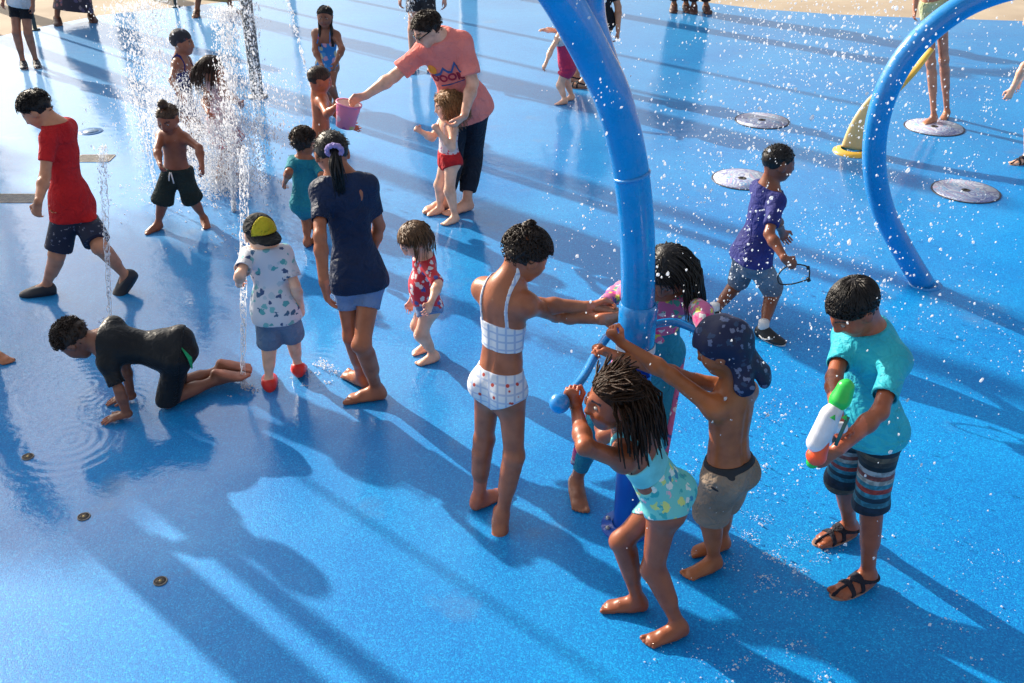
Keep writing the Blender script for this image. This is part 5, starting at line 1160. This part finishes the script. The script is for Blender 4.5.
# water blaster
gA, gB = D(846, 386, gb.arm['L']['w'][1] - .02), D(813, 461, gb.arm['L']['w'][1] - .07); ga = unit(gB - gA); LG = np.linalg.norm(gB - gA)
gun = empty('water_blaster', (gA + gB) / 2, 'white toy water blaster with green tail and orange nozzle held by the boy in turquoise', 'water toy')
nn = unit(np.cross(ga, V(0, 0, 1))); gu = np.cross(nn, ga)
def fg(x):
    d = rcone(x, gA + ga * .05, gA + ga * (LG - .05), .024, .031, nn, .85)
    d = smin(d, rcone(x, gA + ga * .10 + gu * .02, gA + ga * .2 + gu * .028, .03, .03), .02)
    return smin(d, rcone(x, gA + ga * LG * .55 - gu * .04, gA + ga * LG * .55 - gu * .075, .018, .02), .02)
v_, q_ = nets(fg, (np.minimum(gA, gB) - .12), (np.maximum(gA, gB) + .12), .0045); mesh_obj('housing', v_, q_, plain('white_toy_plastic', (.72, .72, .76), .3), gun)
def blob(name, a, b_, ra, rb, mat, w=.003):
    v_, q_ = nets(lambda x: rcone(x, a, b_, ra, rb) + wob(x, 60, 3) * w, np.minimum(a, b_) - max(ra, rb) * 1.5, np.maximum(a, b_) + max(ra, rb) * 1.5, .0045); return mesh_obj(name, v_, q_, mat, gun)
grn = plain('green_toy_plastic', (.03, .55, .08), .3)
blob('tail_cap', gA + ga * .005, gA + ga * .05, .027, .033, grn); blob('nozzle', gB - ga * .085 - V(0.004, .014, 0), gB - ga * .03 - V(0.003, .012, 0), .020, .033, plain('orange_toy_plastic', (.85, .09, .02), .35)); blob('nozzle_ring', gB - ga * .015, gB + ga * .005, .028, .020, grn, 0)
for sg in (-1, 1):
    m_ = MB(); c0 = gA + ga * .085 - V(0, .040, 0) + V(1, 0, 0) * sg * .018; m_.lathe(c0, [(.0, .004), (.011, .003), (.011, 0)], 3, V(0, -1, .5)); m_.build('green_mark', grn, gun)
m_ = MB(); c0 = gA + ga * LG * .5 - V(0, .040, 0) + V(.028, 0, 0); m_.tube([c0 - ga * .05, c0 + ga * .05], .006, 6); m_.build('dark_print', plain('dark_green_ink', (.03, .12, .10), .5), gun)
# goggles on a cord
gy = 4.0
H0 = [q for q in bpy.data.objects if q.get('label', '').startswith('boy in wet purple')][0]
pw = G(790, 263, .58); PYY = pw[1]
cord = empty('swim_goggles', D(800, 272, PYY), 'black cord with swim goggles dangling from the walking boy\'s hand', 'goggles')
m_ = MB(); m_.tube(spl([D(791, 264, PYY), D(799, 264.5, PYY), D(806, 266, PYY), D(809, 269, PYY), D(809.5, 274, PYY), D(808, 279, PYY), D(800, 282, PYY), D(792, 284, PYY), D(784, 284.5, PYY), D(779, 283, PYY), D(778, 276, PYY), D(783, 269, PYY), D(790, 265, PYY)], 5), .0042, 8); m_.build('cord', plain('black_rubber', (.015, .015, .015), .5), cord)
for a_, b_ in (((806.5, 268), (809.5, 267.5)), ((808, 278), (809, 281))): m_ = MB(); m_.tube([D(*a_, PYY), D(*b_, PYY)], .011, 10); m_.build('lens', plain('dark_lens', (.01, .01, .012), .12), cord)
# ------------------------------------------------------------------ water
def water_mat(name, kt, rough):
    """sunlit broken water: scatters light through itself, with a wet glint"""
    m = bpy.data.materials.new(name); m.use_nodes = True; nt = m.node_tree; nt.nodes.remove(nt.nodes['Principled BSDF']); out = nt.nodes['Material Output']
    d = nt.nodes.new('ShaderNodeBsdfDiffuse'); d.inputs[0].default_value = (.95, .97, 1, 1); t = nt.nodes.new('ShaderNodeBsdfTranslucent'); t.inputs[0].default_value = (.97, .98, 1, 1)
    g = nt.nodes.new('ShaderNodeBsdfGlossy'); g.inputs['Roughness'].default_value = rough; tr = nt.nodes.new('ShaderNodeBsdfTransparent')
    a = nt.nodes.new('ShaderNodeMixShader'); a.inputs[0].default_value = .62; nt.links.new(d.outputs[0], a.inputs[1]); nt.links.new(t.outputs[0], a.inputs[2])
    b = nt.nodes.new('ShaderNodeMixShader'); b.inputs[0].default_value = .08; nt.links.new(a.outputs[0], b.inputs[1]); nt.links.new(g.outputs[0], b.inputs[2])
    c = nt.nodes.new('ShaderNodeMixShader'); c.inputs[0].default_value = kt; nt.links.new(b.outputs[0], c.inputs[1]); nt.links.new(tr.outputs[0], c.inputs[2]); nt.links.new(c.outputs[0], out.inputs[0])
    return m
wat = water_mat('water_drops', .22, .1); foam = water_mat('aerated_water', .3, .25)
ICO = np.array([[0, 0, 1], [.894, 0, .447], [.276, .851, .447], [-.724, .526, .447], [-.724, -.526, .447], [.276, -.851, .447], [.724, .526, -.447], [-.276, .851, -.447], [-.894, 0, -.447], [-.276, -.851, -.447], [.724, -.526, -.447], [0, 0, -1]])
ICF = np.array([[0,1,2],[0,2,3],[0,3,4],[0,4,5],[0,5,1],[1,6,2],[2,7,3],[3,8,4],[4,9,5],[5,10,1],[6,7,2],[7,8,3],[8,9,4],[9,10,5],[10,6,1],[6,11,7],[7,11,8],[8,11,9],[9,11,10],[10,11,6]])
def drops(name, P, r, mat, label, cat, stretch=None, jit=.25):
    P = np.asarray(P); n = len(P); r = np.broadcast_to(r, (n,)); S = ICO[None] * r[:, None, None] * (1 + jit * RNG.normal(size=(n, 12, 1)) * .5)
    if stretch is not None:
        dz = (S @ stretch['d'])[..., None] * stretch['d']; S = S + dz * (stretch['k'] - 1)
    v = (P[:, None] + S).reshape(-1, 3); f = (ICF[None] + 12 * np.arange(n)[:, None, None]).reshape(-1, 3)
    o = mesh_obj(name, v, f, mat, org=P.mean(0)); o['kind'] = 'stuff'; o['label'] = label; o['category'] = cat; return o
def ray_pts(n, fu, Yr, zmax=2.6):          # points scattered in a volume ahead of the camera
    out = []
    while len(out) < n:
        u, v = fu(); Y = RNG.uniform(*Yr); q = D(u, v, Y)
        if .05 < q[2] < zmax: out.append(q)
    return out
# falling drops from the post and hoop, over the right half
OCT = np.array([[1, 0, 0], [-1, 0, 0], [0, 1, 0], [0, -1, 0], [0, 0, 1], [0, 0, -1]], float); OCF = np.array([[0, 2, 4], [2, 1, 4], [1, 3, 4], [3, 0, 4], [2, 0, 5], [1, 2, 5], [3, 1, 5], [0, 3, 5]])
def fine(name, P, r, mat, label, cat, k=1.0, d=None):
    P = np.asarray(P); n = len(P); r = np.broadcast_to(r, (n,)); S = OCT[None] * r[:, None, None] * np.clip(1 + .35 * RNG.normal(size=(n, 6, 1)), .4, 2)
    if d is not None: S = S + (S @ d)[..., None] * d * (k - 1)
    v = (P[:, None] + S).reshape(-1, 3); f = (OCF[None] + 6 * np.arange(n)[:, None, None]).reshape(-1, 3)
    o = mesh_obj(name, v, f, mat, org=P.mean(0)); o['kind'] = 'stuff'; o['label'] = label; o['category'] = cat; return o
def fu1():
    while True:
        u = RNG.uniform(540, 1040); v = RNG.uniform(-10, 670)
        if v < 170: wgt = .10 + .9 * math.exp(-((u - 790) / 95) ** 2) + .25 * (u > 850)
        elif v < 420: wgt = .25 + .6 * math.exp(-((u - 800) / 130) ** 2)
        else: wgt = .30 * math.exp(-((u - 790) / 190) ** 2)
        if RNG.random() < wgt: return u, v
P1 = ray_pts(1900, fu1, (2.6, 8.5))
for c_ in ray_pts(260, fu1, (2.8, 7.5)):
    k_ = RNG.integers(4, 22); s_ = RNG.uniform(.02, .09); P1 += [c_ + RNG.normal(size=3) * s_ * V(1, 1, 1.5) for _ in range(k_)]
P1 = [q for q in P1 if q[2] > .03]; r1 = np.exp(RNG.normal(math.log(.0021), .50, len(P1))) * (.55 + .09 * np.array([q[1] for q in P1]))
drops('falling_drops', P1, np.clip(r1, .0014, .0075), wat, 'water drops falling through the air around the blue post and hoop', 'water drops', dict(d=unit(V(.35, 0, 1)), k=1.5), jit=.6)
def jet(u, v, ztop, lean, n, spread, r, label, core=True, base=.12, mist=3.0):
    """a jet from the floor: tapering broken core plus streaked drops thrown off it"""
    b0 = G(u, v); n = int(n * mist)
    t = RNG.random(n) ** .75; up = RNG.random(n) < .6; z = np.where(up, ztop * (1 - (1 - t) ** 1.6), ztop * RNG.random(n) ** 1.3); tz = z / ztop
    s_ = spread * (base + tz ** 1.2 * np.where(up, .7, 1.1)); a = RNG.normal(size=(n, 2)) * s_[:, None] * .5
    clump = 1 + .5 * np.sin(a[:, :1] * 60 + z[:, None] * 25)
    P = np.stack([b0[0] + lean[0] * z + a[:, 0], b0[1] + lean[1] * z + a[:, 1], np.maximum(z, .01)], 1)
    R_ = np.clip(r * .62 * np.exp(RNG.normal(size=n) * .5), .0011, .014)
    fine('water_jet', P, R_, foam, label, 'water jet', 2.6, V(0, 0, 1))
    if core:
        m_ = MB(); k = int(ztop / .03)
        for dx in (-.008, .010):
            pts = [b0 + V(lean[0] * i * .03 + dx * (1 + .03 * i) + .0025 * RNG.normal(), lean[1] * i * .03 + .003 * RNG.normal(), i * .03) for i in range(k)]
            m_.tube(pts, [max(.0027 * (1 - .6 * i / k) * (1 + .6 * RNG.normal()), .0005) for i in range(k)], 6)
        return m_
def jets(defs):
    for a, kw in defs:
        m_ = jet(*a, **kw)
        if m_ is not None: o = m_.build('water_stream', foam, None, G(a[0], a[1])); o['kind'] = 'stuff'; o['label'] = 'rising core of the ' + ' '.join(a[7].split()[:12]); o['category'] = 'water jet'
jets([((243, 388, 1.35, (.135, 0), 420, .03, .0024, 'thin white water jet at the capped toddler\'s left side'), {}),
((110, 322, 1.1, (.16, 0), 380, .035, .0024, 'thin white water jet just behind the crawling boy'), {}),
((234, 212, 1.5, (.10, 0), 1500, .13, .0038, 'broad white water spray between the top-knot boy and the girl in pink'), dict(core=False)),
((217, 182, .80, (.05, 0), 5000, .50, .0031, 'dense white fountain spray around the two wading children'), dict(core=False, base=.5)),
((226, 190, .55, (.05, 0), 2600, .40, .0042, 'low boiling white spray round the legs of the girl in the pink dress'), dict(core=False, base=.5)),
((190, 154, .55, (.0, 0), 1300, .40, .0036, 'white spray in front of the child in the swim cap'), dict(core=False, base=.4)),
((160, 150, 1.25, (.03, 0), 2200, .34, .0038, 'tall fan of white spray behind the top-knot boy'), dict(core=False)),
((160, 205, 1.05, (-.03, 0), 200, .05, .0036, 'thin white water jet left of the top-knot boy'), {}),
((262, 137, 1.5, (.02, 0), 500, .16, .0045, 'fine white spray beside the steel pole'), dict(core=False)),
((312, 92, 1.2, (-.16, 0), 110, .05, .006, 'thin arc of drops left of the girl with braids'), dict(core=False)),
((418, 70, 1.2, (-.06, 0), 220, .14, .0055, 'fine spray in front of the person in black shorts'), dict(core=False))])
# splashes: thrown-up drops and foam flecks where the water lands
def splash(spots, label, zr=.05, r=.0030):
    P = []
    for (u, v, s_, n) in spots:
        c0 = G(u, v); n = int(n * 2.2)
        while n > 0:
            q = RNG.normal(size=2) * s_
            if math.sin(q[0] * 31 + 2.1 * math.sin(q[1] * 23 + u)) + math.sin(q[1] * 37 + u + 1.7 * math.sin(q[0] * 19)) < .1 + RNG.random() * 1.2: n -= .35; continue
            n -= 1; P.append(c0 + V(q[0], q[1], abs(RNG.normal()) * zr * math.exp(-(q @ q) / (2 * s_ * s_)) + .002))
    fine('splash_foam', P, np.clip(np.exp(RNG.normal(math.log(r), .55, len(P))), .0009, .008), foam, label, 'splash')
splash([(780, 565, .13, 420), (745, 530, .10, 180), (775, 672, .14, 260), (700, 655, .12, 70), (950, 625, .16, 120), (990, 570, .14, 70)], 'broken white foam and flecks on the pad around the gun boy\'s feet'.replace('gun', 'blaster'), .015, .0020)
splash([(320, 372, .05, 160), (306, 379, .03, 60)], 'small white splash at the red clog of the toddler', .05, .0024)
splash([(215, 190, .22, 900), (170, 190, .25, 300), (245, 392, .03, 60), (240, 240, .15, 160), (110, 325, .03, 40)], 'white foam boiling round the feet of the children in the fountain', .05, .0034)
splash([(730, 470, .12, 160), (700, 410, .1, 60), (890, 230, .12, 90), (840, 160, .2, 90), (905, 100, .25, 120), (760, 420, .15, 110), (990, 330, .3, 120), (800, 470, .25, 200)], 'scattered white flecks of water on the pad behind the post', .04, .0022)
# ------------------------------------------------------------------ unseen posts and trees added only to cast the long shadows on the pad
sdir = yawv(SUN_AZ); tan_el = math.tan(math.radians(SUN_EL)); grey_p = plain('grey_post_paint', (.18, .20, .22), .4)
def outside(q):
    zc = q[1] * cP + CAM_H * sP
    return q[1] > 15.8 or q[0] < -(.56 * zc + .5)
def shadow_post(a, b_, r, label, disc=0, arm=0):
    A, B_ = G(*a), G(*b_); t = .5
    while not outside(A + sdir * t): t += .25
    q = A + sdir * (t + .3); H = np.linalg.norm((B_ - q)[:2]) * tan_el; e = empty('added_shadow_post', V(q[0], q[1], 0), label, 'post', 'added shadow posts beyond the frame')
    m_ = MB(); m_.lathe(V(q[0], q[1], 0), [(r, 0), (r, H), (0, H + .01)], 20); m_.build('shaft', grey_p, e)
    m_ = MB(); m_.lathe(V(q[0], q[1], 0), [(r * 2, 0), (r * 2, .02), (r, .025)], 20); m_.build('base_plate', grey_p, e)
    if disc: m_ = MB(); m_.lathe(V(q[0], q[1], H - .3), [(disc, 0), (disc * .7, .18), (0, .32), (0, .28), (disc, -.02)], 32); m_.build('canopy', blue, e)
    if arm: m_ = MB(); m_.tube(spl([V(q[0], q[1], H * .8), V(q[0] + arm * .3, q[1] + .1, H * 1.0), V(q[0] + arm, q[1] + .2, H * 1.0)]), r * .8, 12); m_.build('arm', grey_p, e)
shadow_post((604, 52), (880, 104), .05, 'tall grey post added beyond the far left edge of the pad to cast a shadow')
shadow_post((622, 88), (800, 128), .045, 'slim grey post added off the left side of the pad to cast a shadow')
shadow_post((560, 95), (1010, 182), .17, 'thick shadow-casting column added off the left side of the pad')
shadow_post((600, 12), (980, 62), .14, 'thick shadow-casting column added beyond the far edge', arm=1.2)
shadow_post((560, 178), (1010, 318), .10, 'grey post added off the left side to cast the shadow crossing the walking boy')
shadow_post((475, 158), (640, 213), .07, 'grey post added off the left side to cast the shadow behind the woman')
shadow_post((412, 551), (640, 663), .014, 'thin mast added off the left side of the pad to cast a line of shadow')
shadow_post((640, 262), (1010, 420), .13, 'thick grey column added off the left side to cast the shadow passing the boy in turquoise')
# leafy trees added out of view so their crowns shade the wet left part
leaf_m, nt, b = newmat('tree_leaves'); tc = nd(nt, 'ShaderNodeTexCoord'); n1 = nd(nt, 'ShaderNodeTexNoise', Scale=1.5, Detail=3.0); nt.links.new(tc.outputs['Object'], n1.inputs['Vector'])
r = ramp(nt, n1.outputs['Fac'], [(.35, (.035, .07, .015)), (.65, (.08, .14, .03))]); nt.links.new(r.outputs[0], b.inputs['Base Color']); b.inputs['Roughness'].default_value = .6
bark = plain('tree_bark', (.10, .07, .05), .9, .2, .4, 12)
def tree(px, zc, rx, rz, n, label, seed):
    rg = np.random.default_rng(seed); c0 = G(*px) + sdir * (zc / tan_el); c = V(c0[0], c0[1], zc); e = empty('added_shade_tree', V(c[0], c[1], 0), label, 'tree', 'added shade trees beyond the frame')
    m_ = MB(); m_.tube(spl([V(c[0], c[1], 0), V(c[0] + .1, c[1], zc * .35), V(c[0] - .05, c[1] + .1, zc * .7), c]), [.2 - .012 * i for i in range(25)][:25], 12); tips = []
    lobes = [(c + V(*(unit(rg.normal(size=3)) * rg.random() ** .4 * V(.62 * rx, .62 * rx, .6 * rz))), rg.uniform(.32, .55)) for _ in range(11)]
    for q, k in lobes: m_.tube([V(c[0], c[1], zc - rz * .9), (V(c[0], c[1], zc - rz * .4) + q) / 2, q], [.07, .045, .015], 7)
    m_.build('trunk', bark, e)
    P = []
    for q, k in lobes:
        d = rg.normal(size=(n // 11, 3)); d /= np.linalg.norm(d, axis=1)[:, None]; P.append(q + d * (rg.random((len(d), 1)) ** .5) * V(rx, rx, rz) * k)
    P = np.vstack(P); N = len(P); a = rg.normal(size=(N, 3)); a /= np.linalg.norm(a, axis=1)[:, None]; b_ = rg.normal(size=(N, 3)); b_ -= (b_ * a).sum(1)[:, None] * a; b_ /= np.linalg.norm(b_, axis=1)[:, None]; sz = rg.uniform(.05, .10, (N, 1))
    v = np.stack([P - a * sz, P + b_ * sz * .5, P + a * sz, P - b_ * sz * .5], 1).reshape(-1, 3); mesh_obj('crown', v, np.arange(4 * N).reshape(-1, 4), leaf_m, e, smooth=False)
tree((60, 335), 6.0, 1.75, .85, 6500, 'leafy tree added off the left side of the pad to shade the crawling boy', 3)
shadow_post((250, 575), (460, 740), .05, 'grey shadow-casting post added off the left side of the pad, nearest the camera')
shadow_post((140, 560), (350, 760), .12, 'squat shadow-casting column added off the left side of the pad')
tree((-90, 190), 6.5, 1.2, .7, 3000, 'leafy tree added for shade off the left side of the pad, farthest from the camera', 8)
